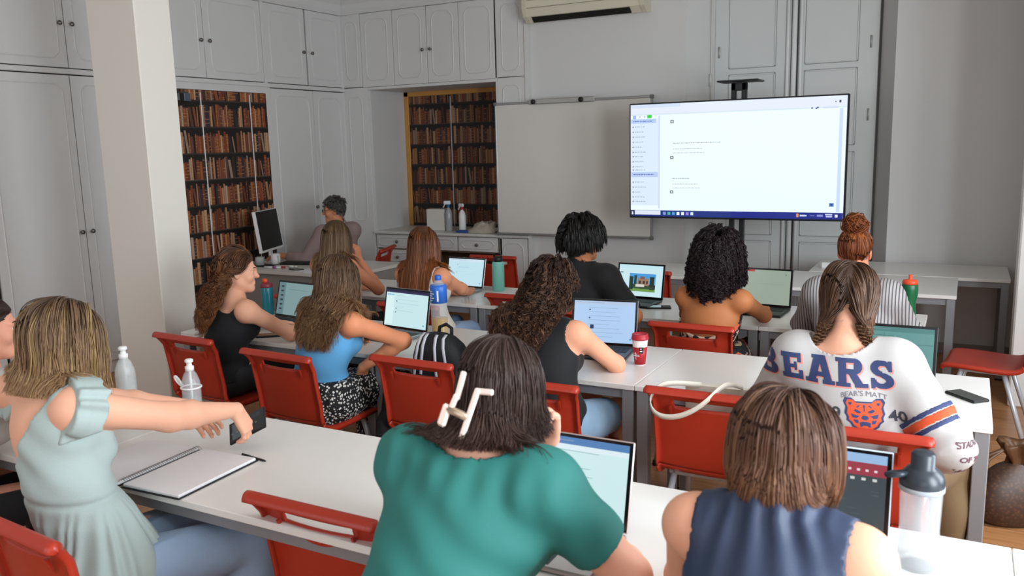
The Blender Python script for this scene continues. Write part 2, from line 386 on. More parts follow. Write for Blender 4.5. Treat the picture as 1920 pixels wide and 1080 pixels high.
# printed bookshelf wallpaper
rngb = np.random.default_rng(5)
SP = ['#7a4327', '#8a5433', '#6b3420', '#9a6a45', '#5a2f1e', '#a57c5c', '#7d3a22', '#8c4a2a', '#3a2a26', '#b08a68', '#693c2a', '#54342c', '#94522d', '#744a3a', '#2c2a30', '#9c8270']
def book_print(T, parent, u0, u1, z0, z1, pitch, seams, nm, bright=1.0, ztop=None):
    mb = MB(); mb.T = T
    def q(a, b, c, d, col, o=0.0): mb.add([(a, o, c), (b, o, c), (b, o, d), (a, o, d)], [(0, 1, 2, 3)], None, tuple(x*bright for x in lin(col)))
    mb.bb(u0, u1, -.02, -.001, z0, z1, 0, None, tuple(x*bright for x in lin('#15100d')))
    z = z1-ztop
    while z > z0-pitch*.9:
        zb = max(z, z0); q(u0, u1, zb, min(zb+.012, z1), '#3a2f2a', .0004)
        if rngb.random() < .5: q(u0, u1, zb+.010, zb+.013, '#6d625a', .0006)
        u = u0+.004
        while u < u1-.012:
            w = float(rngb.choice([.014, .018, .022, .026, .030, .036], p=[.15, .2, .25, .2, .12, .08])); w = min(w, u1-u)
            h = pitch*(.62+.24*rngb.random()); c = SP[rngb.integers(len(SP))]
            if rngb.random() < .06: u += .02
            top = min(z+.013+h, z1); bot = max(z+.013, z0)
            if top > bot:
                if rngb.random() < .05 and u+w+.03 < u1:
                    mb.add([(u+.02, .0005, bot), (u+w+.02, .0005, bot), (u+w, .0005, top), (u, .0005, top)], [(0, 1, 2, 3)], None, tuple(x*bright for x in lin(c))); u += w+.022; continue
                cl = lin(c); f = .8+.5*rngb.random()
                mb.add([(u, .0005, bot), (u+w*.93, .0005, bot), (u+w*.93, .0005, top), (u, .0005, top)], [(0, 1, 2, 3)], None, tuple(min(1, x*bright*f) for x in cl))
                mb.add([(u+w*.3, .0008, bot), (u+w*.6, .0008, bot), (u+w*.6, .0008, top), (u+w*.3, .0008, top)], [(0, 1, 2, 3)], None, tuple(min(1, x*bright*f*1.35) for x in cl))
                if rngb.random() < .6:
                    for t in np.linspace(.15, .85, 5):
                        zz = bot+(top-bot)*t; q(u, u+w*.93, zz, zz+.005, c if rngb.random() < .3 else '#b5824f', .0011)
            u += w
        z -= pitch
    for s_ in seams: q(s_-.006, s_+.006, z0, z1-.02 if ztop else z1, '#e8e8ea', .0016)
    return mb.build(nm, attr_mat('printed_books', .6), parent)
t = thing('cupboard', 'tall cupboard on the left wall papered with printed shelves of old brown books', 'cupboard', (-6.4, 5.71, 0))
T2 = (TL[0], TL[1]-np.array([-6.4, 5.71, 0])); carcass(T2, 5.13, 6.3, .1, 2.33, t)
book_print(T2, t, 5.13, 6.3, .1, 2.327, .236, [5.488, 6.082], 'bookshelf_wallpaper', 1.0, .10)
# back wall built-in: pilaster panels, over-niche cupboards, niche, counter with drawers
cb = cupboard(TB, 'white overhead cupboard with four panelled doors above the book-papered niche', -5.86, -4.18, UZ0-.01, 3.20,
    [(-5.86, -5.435, None), (-5.435, -5.006, [(-5.05, kz)]), (-5.006, -4.616, [(-4.955, kz)]), (-4.616, -4.18, None)])
fr = MB(); fr.T = TB
fr.bb(-6.12, -5.862, -.5, 0, UZ0, 3.2, .003); moulding(fr, -6.06, -5.91, UZ0+.08, 3.12, .04)
fr.bb(-6.12, -5.80, -.03, 0, 0, UZ0-.008, .003); moulding(fr, -6.06, -5.88, .98, 2.33, .04)
fr.bb(-5.80, -5.78, -.66, -.028, .0, UZ0-.008); fr.bb(-4.20, -4.18, -.66, 0, 0, 3.2)
fr.bb(-4.18, -3.87, -.05, 0, UZ0, 3.2, .003); moulding(fr, -4.12, -3.93, UZ0+.06, 3.12, .04)
fr.bb(-4.18, -3.87, -.05, 0, .865, UZ0-.006, .003); moulding(fr, -4.12, -3.93, .98, 2.35, .04)
fr.bb(-3.87, -3.83, -.05, .012, 0, 3.2, .003)
fr.bb(-5.80, -4.18, -.66, .006, 2.395, 2.425, .003)
struct(fr.build('trim_4', WOODPAINT, None, 'auto'))
t = thing('alcove_panel', 'book-printed panel in an orange wood frame lining the niche beside the whiteboard', 'panel', (-5.0, 8.15, .865))
T3 = (TB[0], np.array([0, 8.15, 0])-np.array([-5.0, 8.15, .865]))
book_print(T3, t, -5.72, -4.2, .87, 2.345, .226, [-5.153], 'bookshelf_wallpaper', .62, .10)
fm = MB(); fm.T = T3; fm.bb(-5.78, -5.72, -.01, .012, .87, 2.395, .003); fm.bb(-5.78, -4.2, -.01, .012, 2.345, 2.395, .003)
fm.build('frame', mat('orange_pine', '#c08a45', .45, var=.15, vscale=8), t)
# counter
t = thing('counter', 'long white built-in counter with small drawers under the niche', 'counter', (-4.83, 7.8, 0))
T4 = (TB[0], TB[1]-np.array([-4.83, 7.8, 0]))
mb = MB(); mb.T = T4; mb.bb(-5.80, -3.85, -.66, .03, .835, .865, .008); mb.build('worktop', mat('counter_white', '#d2d0cc', .35), t)
mb = MB(); mb.T = T4; mb.bb(-5.78, -5.20, -.6, -.024, .05, .83); mb.bb(-4.22, -3.87, -.6, -.024, .05, .83); mb.bb(-5.2, -4.22, -.6, -.024, .66, .83); mb.bb(-5.2, -4.22, -.62, -.58, 0, .66, 0, mat('kneehole_brown', '#6e5a48', .6))
mb.build('body', None, t) if False else mb.build('body', mat('counter_body', '#bdb9b3', .5), t)
for z0, z1 in ((.675, .83), (.5, .665), (.33, .49), (.10, .32)):
    cab_door(T4, -5.78, -5.20, z0, z1, t, [(-5.49, (z0+z1)/2)], .035, .03, nm='drawer')
for u0, u1, kn in ((-5.19, -4.72, [(-4.955, .75)]), (-4.71, -4.23, [(-4.47, .75)])): cab_door(T4, u0, u1, .675, .83, t, kn, .035, .045, nm='drawer')
cab_door(T4, -4.21, -3.88, .10, .83, t, None, .05, .05)
# ---------------------------------------------------------------- things on the back wall
ACW = mat('aircon_ivory', '#d8d2bd', .4)
t = thing('air_conditioner', 'ivory split air conditioner mounted high on the back wall', 'air conditioner', (-3.2, 7.45, 2.93))
pr = [(0, 0), (-.12, -.02), (-.19, .03), (-.22, .10), (-.225, .24), (-.2, .30), (0, .31)]
mb = MB(); mb.prism([(y+.1, z) for y, z in pr], 0, -.56, .56); mb.build('casing', ACW, t)
for sx in (-1, 1): mb = MB(); mb.prism([(y*1.03+.1, z*1.02-.003) for y, z in pr], 0, sx*.56, sx*.60); mb.build('end_cap', mat('aircon_side', '#cfc8b2', .4), t)
MB().box((-.03, -.055, .005), (.98, .07, .012), rotm(-.75, 0, 0), .002).build('air_outlet', mat('outlet_dark', '#17150f', .6), t)
MB().box((-.03, -.088, .052), (1.0, .012, .05), rotm(.2, 0, 0), .003).build('louvre', mat('louvre_cream', '#a8a084', .4), t)
MB().bb(-.55, .55, -.126, -.12, .10, .105).bb(-.55, .55, -.126, -.12, .17, .174).build('intake_line', mat('line_grey', '#8c8674', .5), t)
# whiteboard
AL = mat('aluminium', '#9c9c9c', .35, .7)
t = thing('whiteboard', 'white dry-erase board with aluminium frame hung between niche and screen', 'whiteboard', (-3.36, 7.43, .885))
x0, x1, zt = -.81, .81, 1.285
MB().bb(x0, x1, -.008, .01, 0, zt, .002).build('board', mat('board_enamel', '#d2cec7', .22, coat=.3), t)
f = MB(); f.bb(x0, x1, -.014, .012, -.006, .014, .003); f.bb(x0, x1, -.014, .012, zt-.012, zt+.010, .003); f.bb(x0-.006, x0+.01, -.014, .012, 0, zt, .003); f.bb(x1-.01, x1+.006, -.014, .012, 0, zt, .003)
f.build('frame', AL, t)
for sx in (x0, x1):
    for z in (0, zt): MB().box((sx, -.004, z), (.035, .032, .035), None, .006).build('corner_cap', mat('corner_grey', '#6c6c6c', .5), t)
rl = MB().bb(-.42, .26, -.04, -.014, zt-.02, zt+.028, .006).build('clip_rail', mat('rail_silver', '#b2b1ae', .3, .6), t)
for x in (-.37, .13): MB().lathe([(0, 0), (.022, 0), (.024, .012), (.018, .022), (0, .022)], (x, -.04, zt+.004), 14, rot=rotm(PI/2, 0, 0)).build('clip_knob', mat('black_plastic', '#141414', .4), rl, True)
# ---------------------------------------------------------------- screens
SCR = attr_mat('screen_light', .3, 1.0)
def screen_face(T, W_, H_, items, parent, nm='display', base='#d8eef0', gain=1.0):
    """flat display in local (u right, out, z up) from lower-left; items: (u0, v0, u1, v1, colour) in 0..1 from top-left"""
    mb = MB(); mb.T = T; g = lambda c: tuple(min(4, x*gain) for x in lin(c))
    mb.add([(0, 0, 0), (W_, 0, 0), (W_, 0, H_), (0, 0, H_)], [(0, 1, 2, 3)], None, g(base))
    for k, (u0, v0, u1, v1, c) in enumerate(items):
        o = .0003+.00002*k
        mb.add([(u0*W_, o, (1-v1)*H_), (u1*W_, o, (1-v1)*H_), (u1*W_, o, (1-v0)*H_), (u0*W_, o, (1-v0)*H_)], [(0, 1, 2, 3)], None, g(c))
    return mb.build(nm, SCR, parent)
def scribble(items, u0, u1, v, h, c, rng, gap=.3):
    u = u0
    while u < u1:
        w = .004+.012*rng.random(); items.append((u, v, min(u+w, u1), v+h, c)); u += w+.003
rs = np.random.default_rng(11)
t = thing('television', 'large flat television showing a mostly white web page, on a black stand', 'television', (-1.655, 6.75, 1.137))
TW, TH = 1.708, .944
MB().bb(-TW/2, TW/2, -.012, .045, 0, TH, .006).bb(-.5, .5, .04, .075, .15, .75, .01).build('casing', mat('tv_black', '#0d1018', .3), t)
it = [(0, 0, 1, .085, '#e3ecf8'), (0, .085, 1, .095, '#d5e6f2'), (0, 0, .25, .03, '#d4e0f6')]
it += [(.012, .095, .028, .125, '#9db9ea'), (.085, .092, .108, .122, '#35d83a'), (.045, .10, .05, .118, '#c0c8d8'), (.07, .10, .075, .118, '#b0b8d0')]
it += [(.002, .125, .142, .90, '#dcecfb'), (.002, .128, .13, .165, '#b5cdf5'), (.002, .60, .14, .645, '#b8cdf4'), (.142, .10, .15, .93, '#d0dcec')]
scribble(it, .012, .11, .143, .008, '#5b6cb0', rs); scribble(it, .014, .12, .618, .008, '#5060a8', rs)
for v in (.19, .235, .28, .325, .37, .415, .455, .5, .545, .575, .685, .73, .775, .82, .86):
    it.append((.010, v, .015, v+.012, '#566078')); scribble(it, .02, .05+.03*rs.random(), v+.002, .007, '#a5b0c4', rs)
for v, l, c in ((.115, .21, '#c8ccd6'), (.345, .45, '#a6acb4'), (.395, .36, '#c2c6cc'), (.43, .37, '#c2c6cc'), (.655, .30, '#9aa0a8'), (.705, .34, '#c2c6cc'), (.74, .35, '#c8ccd2')): scribble(it, .215, l, v, .006, c, rs)
for v in (.145, .46, .765): it += [(.203, v, .219, v+.026, '#3c4458'), (.207, v+.006, .215, v+.02, '#e6f2f6')]
it += [(.85, .085, .857, .097, '#3a4a80'), (.868, .09, .875, .1, '#283870'), (.873, .083, .882, .093, '#283870'), (.90, .082, .965, .098, '#d2dcf0'), (.967, .035, .975, .055, '#202848'), (.95, .042, .955, .05, '#50587a')]
it += [(.97, .10, .985, .94, '#c9dcf8'), (.94, .865, .96, .895, '#5a86c8'), (.945, .872, .955, .888, '#24407a')]
it += [(0, .945, 1, 1, '#0a2a7e'), (0, .945, .02, 1, '#0a1c50'), (.006, .958, .014, .985, '#e8f0ff'), (.022, .947, .155, .985, '#dfe6f6'), (.5, .945, 1, 1, '#0d1f86')]
for k, c in enumerate(('#7d9be0', '#49b7a4', '#3d9ae0', '#f2f6ff', '#e8eefc', '#9a86e0', '#cfe6f2')): it.append((.168+.023*k, .958, .182+.023*k, .984, c))
it += [(.8, .955, .81, .985, '#e89a50'), (.815, .965, .845, .978, '#cfd8ff'), (.86, .965, .88, .975, '#5a60b0'), (.89, .962, .915, .978, '#8a94d8'), (.925, .955, .955, .966, '#d0d8f8'), (.928, .972, .955, .983, '#c0c8f0'), (.966, .96, .978, .983, '#e8ecff')]
screen_face((np.diag([1, -1, 1.]), np.array([-TW/2+.012, -.0125, .016])), TW-.024, TH-.028, it, t, 'display', '#eefcff', 1.0)
# trolley stand of the television
t = thing('television_stand', 'black post trolley stand holding the television, small shelf at its top', 'stand', (-1.64, 6.86, 0))
BLK = mat('stand_black', '#101012', .4)
MB().bb(-.06, -.022, 0, .05, .05, 2.21, .005).bb(.022, .06, 0, .05, .05, 2.21, .005).bb(-.06, .06, 0, .05, 2.15, 2.21, .004).build('post', BLK, t)
MB().bb(-.15, .17, -.1, .14, 2.215, 2.228, .003).build('shelf', BLK, t)
MB().bb(-.25, .25, -.055, .0, 1.5, 1.56, .004).bb(-.25, .25, -.055, .0, 1.75, 1.81, .004).build('bracket', BLK, t)
b_ = MB().bb(-.5, .5, 0, .05, .05, .09, .005).bb(-.5, -.45, -.3, .35, .05, .09, .005).bb(.45, .5, -.3, .35, .05, .09, .005).build('base', BLK, t)
for x in (-.475, .475):
    for y in (-.27, .32): MB().lathe([(.025, -.012), (.028, 0), (.025, .012)], (x, y, .028), 14, rot=rotm(0, PI/2, 0)).build('castor', BLK, b_, True)
# ================================================================ TABLES
LAM = mat('white_laminate', '#e3e1de', .28, spec=.5, var=.01)
EDGE = mat('table_edge_grey', '#bdbbb8', .45)
STEEL = mat('grey_powdercoat', '#85868a', .4, .15)
FOOT = mat('foot_black', '#1c1c1c', .6)
def table(label, x0, x1, y0, y1, group='white tables in rows', h=.74, legs=True):
    cx, cy = (x0+x1)/2, (y0+y1)/2; L, D = x1-x0-.002, y1-y0
    t = thing('table', label, 'table', (cx, cy, 0), 0, group)
    MB().bb(-L/2, L/2, -D/2, D/2, h-.024, h, .0025).build('tabletop', LAM, t)
    f = MB(); z0, z1 = h-.068, h-.0242; i = .02
    f.bb(-L/2+i, L/2-i, -D/2+i, -D/2+i+.025, z0, z1, .002); f.bb(-L/2+i, L/2-i, D/2-i-.025, D/2-i, z0, z1, .002)
    f.bb(-L/2+i, -L/2+i+.025, -D/2+i, D/2-i, z0, z1, .002); f.bb(L/2-i-.025, L/2-i, -D/2+i, D/2-i, z0, z1, .002)
    f.build('apron_frame', STEEL, t)
    for sx in (-1, 1):
        for sy in (-1, 1):
            cx_, cy_ = sx*(L/2-.032), sy*(D/2-.032)
            l = MB().bb(cx_-.025, cx_+.025, cy_-.025, cy_+.025, .012, h-.0245, .003).build('leg', STEEL, t)
            MB().bb(cx_-.024, cx_+.024, cy_-.024, cy_+.024, 0, .012, .002).build('foot_cap', FOOT, l)
    return t
table('white table in the nearest row, at its far left end', -4.05, -2.65, 1.62, 2.32)
table('white table in the nearest row, with the open spiral notebook on it', -2.65, -1.25, 1.62, 2.32)
table('white table in the nearest row, under the laptop and the clear flask', -1.25, .15, 1.62, 2.32)
table('white table in the nearest row, at its right end past the clear flask', .15, 1.55, 1.62, 2.32)
table('white table in the second row, left end beside the square pillar', -4.01, -2.61, 3.30, 4.0)
table('white table in the second row, carrying the yellow drink and the red paper cup', -2.61, -1.21, 3.30, 4.0)
table('white table in the second row, its right end with a black phone lying on it', -1.21, .13, 3.30, 4.0)
table('white table in the third row, left part by the teacher desk', -4.2, -2.8, 4.66, 5.33)
table('white table in the third row, carrying the mint bottle and the laptop with a picture', -2.8, -.98, 4.66, 5.33)
table('white table in the third row, right end with the green bottle', -.98, -.16, 4.66, 5.33)
table('empty white table behind the third row, in front of the screen', -1.42, -.02, 6.02, 6.8)
table('empty white table below the left half of the big screen', -3.1, -1.75, 6.22, 6.9)
table('empty white table pushed against the back wall by the right corner', -1.06, .31, 6.82, 7.5)
# teacher's desk
t = thing('desk', 'grey-fronted teacher desk with white top at the front left of the room', 'desk', (-5.22, 5.78, 0))
MB().bb(-.75, .75, -.42, .42, .712, .74, .003).build('desktop', mat('desk_top', '#cfcac4', .35), t)
MB().bb(-.72, .72, -.38, -.36, .12, .71).build('front_panel', mat('desk_grey', '#8b8682', .5), t)
for sx in (-1, 1): MB().bb(sx*.72-.015, sx*.72+.015, -.38, .38, 0, .712, .003).build('side_panel', mat('desk_grey'  , '#8b8682', .5), t)
# ================================================================ CHAIRS
RED = mat('red_chair_plastic', '#a83220', .34, spec=.45, bump=.015, bscale=350)
CHL = mat('chair_leg_grey', '#b9bcc2', .35, .3)
def chair_shell(part):
    ctrl = [(.225, .418), (.222, .436), (.20, .449), (.10, .449), (0, .443), (-.10, .438), (-.155, .443), (-.19, .465), (-.207, .51), (-.22, .58), (-.235, .66), (-.247, .735),
            (-.252, .765), (-.256, .795), (-.262, .815), (-.274, .826), (-.288, .824), (-.297, .813), (-.299, .803)]
    wid = [.38, .39, .405, .42, .42, .41, .405, .40, .398, .398, .398, .40, .402, .418, .436, .446, .448, .446, .444]
    C = np.array(ctrl); w = np.array(wid); k = len(C); S = np.linspace(0, k-1, 58)
    Y = np.interp(S, range(k), C[:, 0]); Z = np.interp(S, range(k), C[:, 1]); Wd = np.interp(S, range(k), w)
    for _ in range(2): Y[1:-1] = (Y[:-2]+2*Y[1:-1]+Y[2:])/4; Z[1:-1] = (Z[:-2]+2*Z[1:-1]+Z[2:])/4
    us = np.concatenate([np.linspace(-1, 1, 27)])
    P = np.zeros((58, 27+4, 3))
    Ty = np.gradient(Y); Tz = np.gradient(Z); nn = np.hypot(Ty, Tz); Ny, Nz = -Tz/nn, Ty/nn     # normal on the back/under side
    for i in range(58):
        bk = np.clip((Z[i]-.46)/.1, 0, 1); fade = np.clip((.80-Z[i])/.05, 0, 1)
        for j, u in enumerate(us):
            crv = .022*bk*(u*u)*fade+.006*(1-bk)*u*u
            P[i, j+2] = (u*Wd[i]/2, Y[i]-Ny[i]*crv, Z[i]-Nz[i]*crv)
        for jj, sgn, j0 in ((1, -1, 2), (0, -1, 2), (29, 1, 28), (30, 1, 28)):
            e = 1 if jj in (1, 29) else 2
            P[i, jj] = P[i, j0]+np.array([sgn*(.006 if e == 1 else .004), (Ny[i])*(.008 if e == 1 else .022), (Nz[i])*(.008 if e == 1 else .022)])
    mb = MB()
    slot = lambda i, j: (.750 < (Z[i]+Z[min(i+1, 57)])/2 < .778 and Z[i] > .7 and Y[i] < -.2 and abs((j-2+.5)/13-1) < .60)
    isback = lambda i: i >= 22
    if part == 'seat': mb.grid(P[:24], RED)
    else: mb.grid(P[23:], RED, skip=lambda i, j: slot(i+23, j) and P[i+23, j][1] > -.262)
    return mb, Y, Z
def make_chair(label, loc, rz, group):
    t = thing('chair', label, 'chair', (*loc, 0), rz, group)
    s, Y, Z = chair_shell('seat'); s.build('seat', RED, t, True, solid=.009)
    bk = chair_shell('back')[0].build('backrest', RED, t, True, solid=.009)
    for sx in (-1, 1): MB().prism([(-.252, .752), (-.266, .752), (-.246, .705)], 0, sx*.132-.004, sx*.132+.004).build('handle_rib', RED, bk)
    fr = MB(); fr.bb(-.17, .17, .10, .135, .412, .434, .004); fr.bb(-.17, .17, -.11, -.075, .408, .43, .004); fr.bb(-.185, -.155, -.11, .135, .41, .432, .004); fr.bb(.155, .185, -.11, .135, .41, .432, .004)
    fr.build('under_frame', CHL, t)
    for sx in (-1, 1):
        for a, b_ in (((.165, .12, .425), (.205, .215, .01)), ((.165, -.09, .425), (.205, -.225, .01))):
            a = (a[0]*sx, a[1], a[2]); b_ = (b_[0]*sx, b_[1], b_[2])
            l = MB().tube([a, [(p+q)/2 for p, q in zip(a, b_)], b_], .014, 10).build('leg', CHL, t, True)
            MB().lathe([(.016, 0), (.017, .02), (.015, .03)], (b_[0], b_[1], 0), 12).build('rubber_foot', FOOT, l, True)
    return t
CG = 'red plastic stacking chairs'
c0 = make_chair('empty red chair pushed up to the nearest table, beside the teal shirt', (-1.515, 1.885), 0, CG)
CH = [
 ((-2.14, 1.46), -.08, 'red chair under the person in the mint blouse'),
 ((-3.02, 1.44), .1, 'red chair under the person at the left edge of the room'),
 ((-.97, 1.27), 0, 'red chair under the person in the teal t-shirt'),
 ((-.22, 1.27), 0, 'red chair under the person in the navy sleeveless top'),
 ((-3.565, 3.235), -.05, 'red chair under the person with long curly auburn hair, next to the pillar'),
 ((-2.835, 3.15), -.05, 'red chair under the person in the blue tank top'),
 ((-2.165, 3.30), -.03, 'red chair holding the black backpack with white stripes'),
 ((-1.53, 3.20), 0, 'red chair under the person in denim shorts'),
 ((-.84, 3.32), 0, 'red chair with a cream bag strap over its back'),
 ((-.275, 3.12), 0, 'red chair under the person in the white jersey with big lettering'),
 ((-3.82, 4.40), 0, 'red chair under the person with a raised hand, in front of the teacher desk'),
 ((-2.98, 4.42), 0, 'red chair under the person with long straight auburn hair'),
 ((-2.05, 4.60), 0, 'red chair under the person in the black t-shirt'),
 ((-2.49, 4.92), 0, 'empty red chair between the copper hair and the black t-shirt'),
 ((-1.23, 4.48), 0, 'red chair under the person in the floral halter dress'),
 ((-.46, 4.45), 0, 'red chair under the person with a red bun'),
 ((-3.60, 6.57), 0, 'empty red chair in front of the counter, behind the mint bottle'),
 ((-2.10, 6.17), 0, 'empty red chair behind the laptop with the picture'),
 ((-5.17, 6.44), 1.9, 'dark red chair under the teacher'),
 ((.17, 5.55), 1.45, 'empty red chair turned sideways by the white pilaster'),
]
for (x, y), rz, lb in CH: dup(c0, (x, y, 0), rz, lb, CG)
# ================================================================ LAPTOPS
DK = mat('laptop_dark', '#15161a', .4); SIL = mat('laptop_silver', '#a9acb2', .3, .7); KEY = mat('keys_black', '#0b0b0d', .5); BEZ = mat('bezel_black', '#08090c', .25)
def laptop(label, x, y, rz, items, w=.33, d=.225, lean=.30, body=None, base='#cfeaec', gain=1.0, z=.7402, group='open laptops', kbcol=None, bez=.010):
    body = body or SIL; t = thing('laptop', label, 'laptop', (x, y, z), rz, group); h = .016
    bs = MB().bb(-w/2, w/2, -d, 0, .001, h, .004).build('base', body, t)
    kb = MB()
    for r in range(5):
        for c in range(13): kb.bb(-w/2+.022+c*(w-.044)/13+.0012, -w/2+.022+(c+1)*(w-.044)/13-.0012, -.03-(r+1)*.0185+.0012, -.03-r*.0185-.0012, h-.0002, h+.0014)
    kb.build('keyboard', KEY, bs)
    MB().bb(-.055, .055, -d+.012, -d+.075, h-.0003, h+.0004).build('trackpad', mat('trackpad_grey', '#7b7e84', .35, .4) if body is SIL else DK, bs)
    R = rotm(-lean, 0, 0); lh = d*.98; o = np.array([0, .004, h*.9])
    l = MB(); l.T = (R, o); l.bb(-w/2, w/2, 0, .007, 0, lh, .003); ld = l.build('lid', body, t)
    l = MB(); l.T = (R, o); l.bb(-w/2+.003, w/2-.003, -.0012, .001, .004, lh-.003); l.build('bezel', BEZ, ld)
    sw, sh = w-2*bez-.006, lh-.014-bez*1.3
    T = (R @ np.diag([1, -1, 1.]), o + R @ np.array([-sw/2, -.0014, .016]))
    screen_face(T, sw, sh, items, ld, 'display', base, gain)
    return t
def page(rng, head='#cfe0f4', side=True, n=8, txt='#8fb0bc', dark='#3c5560', tb=None):
    it = [(0, 0, 1, .09, head)]; scribble(it, .03, .5, .035, .012, '#8a9cb0', rng)
    if side: it += [(0, .12, .2, .95, '#d6f0f2'), (.01, .13, .19, .17, '#8fc4dc'), (.2, .12, .204, .98, '#aacfd6')]
    for i in range(n):
        v = .16+i*.1; scribble(it, .25, .45+.4*rng.random(), v, .012, txt, rng)
        if rng.random() < .35: it.append((.25, v+.04, .275, v+.07, dark))
    if tb: it.append((0, .955, 1, 1, tb))
    it.append((.93, .88, .96, .92, '#4f93c4')); return it
r_ = np.random.default_rng(3)
P1 = page(r_, '#4f7db4', True, 6, '#9fbcc6', tb='#2d2a66'); P1 += [(0, .09, 1, .15, '#dcecf4'), (.0, .27, .17, .33, '#5f9cc0'), (.6, .955, .72, .99, '#c5c0e8')]
laptop('open laptop with a web page, in front of the teal t-shirt', -.905, 1.945, 0, P1, w=.345, d=.245, lean=.24, body=mat('laptop_pink_silver', '#b9a9a6', .3, .6), base='#cdeaec')
P2 = [(0, 0, 1, .10, '#9dc3ea'), (0, .10, 1, .24, '#a03748'), (0, .24, .28, 1, '#eef0ee'), (.03, .5, .24, .9, '#b9bdb8'), (.10, .4, .17, .5, '#8a8f90'), (0, .9, .3, 1, '#3fae9e'), (.28, .24, 1, 1, '#3d4a50')]
for k in range(5): P2.append((.62+.07*k, .17, .645+.07*k, .195, '#f2dfe2'))
for k in range(4): P2.append((.62+.09*k, .265, .655+.09*k, .295, '#d8dcda'))
for k in range(14):
    a = r_.random()*.66+.3; b_ = r_.random()*.6+.32; P2.append((a, b_, a+.03+.05*r_.random(), b_+.01, '#4a585e'))
laptop('open laptop in a pale shell with a red toolbar, beside the clear flask', -.275, 2.115, 0, P2, w=.31, d=.26, lean=.10, body=mat('laptop_pale_blue', '#c9d6e4', .35, .2), base='#333b3f', gain=.9)
P3 = page(r_, '#b4c8e4', False, 8, '#90a8c4', '#22304a'); P3 += [(.02, .62, .08, .72, '#1c2230'), (.28, .58, .34, .68, '#223a66'), (.26, .8, .34, .88, '#2a4a80')]
laptop('open laptop with a pale blue page, in front of the curly brown hair', -1.585, 3.865, .12, P3, w=.345, d=.24, lean=.22, body=mat('laptop_grey', '#4a4c52', .35, .5), base='#aecdf0')
P4 = page(r_, '#2a2f55', True, 5, '#a8ccd4'); P4 += [(0, 0, 1, .05, '#1a1d3a')]
laptop('open silver laptop with a pale page, in front of the blue tank top', -2.755, 3.78, -.14, P4, w=.345, d=.24, lean=.2, base='#c6e6ea')
P5 = [(0, 0, .2, 1, '#5f7f84')]
for k in range(6): P5.append((.07, .1+.14*k, .15, .15+.14*k, '#1e2c30'))
scribble(P5, .3, .9, .2, .012, '#48686c', r_)
laptop('open dark laptop partly hidden by the blonde hair, by the teal bottle', -3.61, 3.80, -.12, P5, w=.33, d=.23, lean=.25, body=DK, base='#7c9a9c', gain=.9)
P6 = page(r_, '#4e8f8c', False, 7, '#3d6f70', '#2c5456'); P6 += [(.42, .09, .425, .6, '#4e8886'), (.45, .3, 1, .31, '#457c7c'), (.4, .5, .55, .52, '#335e60')]
laptop('open black laptop with a teal-tinted page, beside the white jersey', -.245, 3.70, 0, P6, w=.35, d=.25, lean=.2, body=DK, base='#67a6a4', gain=.75)
P7 = page(r_, '#cfe2f0', False, 6, '#b8d8e2', '#7aa2b4'); P7.append((.3, .3, .62, .34, '#b0d4e4'))
laptop('open silver laptop with a plain pale page, in front of the straight auburn hair', -3.19, 5.13, -.03, P7, w=.33, d=.225, lean=.26, base='#bfe2ec')
P8 = [(0, 0, 1, .12, '#c2e6f0'), (.03, .24, .10, .27, '#3b4a55'), (.03, .45, .10, .47, '#8fb0ba'), (.03, .56, .12, .6, '#8fb0ba'),
      (.25, .27, .85, .85, '#5fb0e0'), (.25, .27, .85, .42, '#4a9ad8'), (.25, .62, .85, .80, '#2f4436'), (.25, .76, .85, .85, '#6f9a4c'), (.25, .38, .34, .80, '#233a33'), (.72, .36, .82, .78, '#26382f'), (.36, .33, .42, .7, '#2d4238'),
      (.44, .42, .70, .66, '#9a7b68'), (.5, .36, .6, .45, '#7d5d50'), (.47, .5, .52, .6, '#42352f'), (.56, .5, .61, .6, '#42352f'), (.64, .5, .68, .6, '#42352f'), (.4, .62, .6, .70, '#d8d4c8'), (.34, .7, .5, .76, '#3c5a40'), (.6, .68, .8, .76, '#33503a')]
laptop('open black laptop showing a picture of a house among trees', -1.86, 5.16, -.08, P8, w=.335, d=.235, lean=.2, body=DK, base='#c9e8ee', kbcol=KEY)
P9 = [(.0, .0, .35, .06, '#b43a3a'), (.9, .1, .93, .13, '#6f7a70')]; scribble(P9, .4, .9, .4, .012, '#8f9b90', r_)
laptop('open black laptop with a dim grey page, beside the dark curly hair', -1.075, 5.17, -.06, P9, w=.36, d=.24, lean=.15, body=DK, base='#9fae9f', gain=.85)
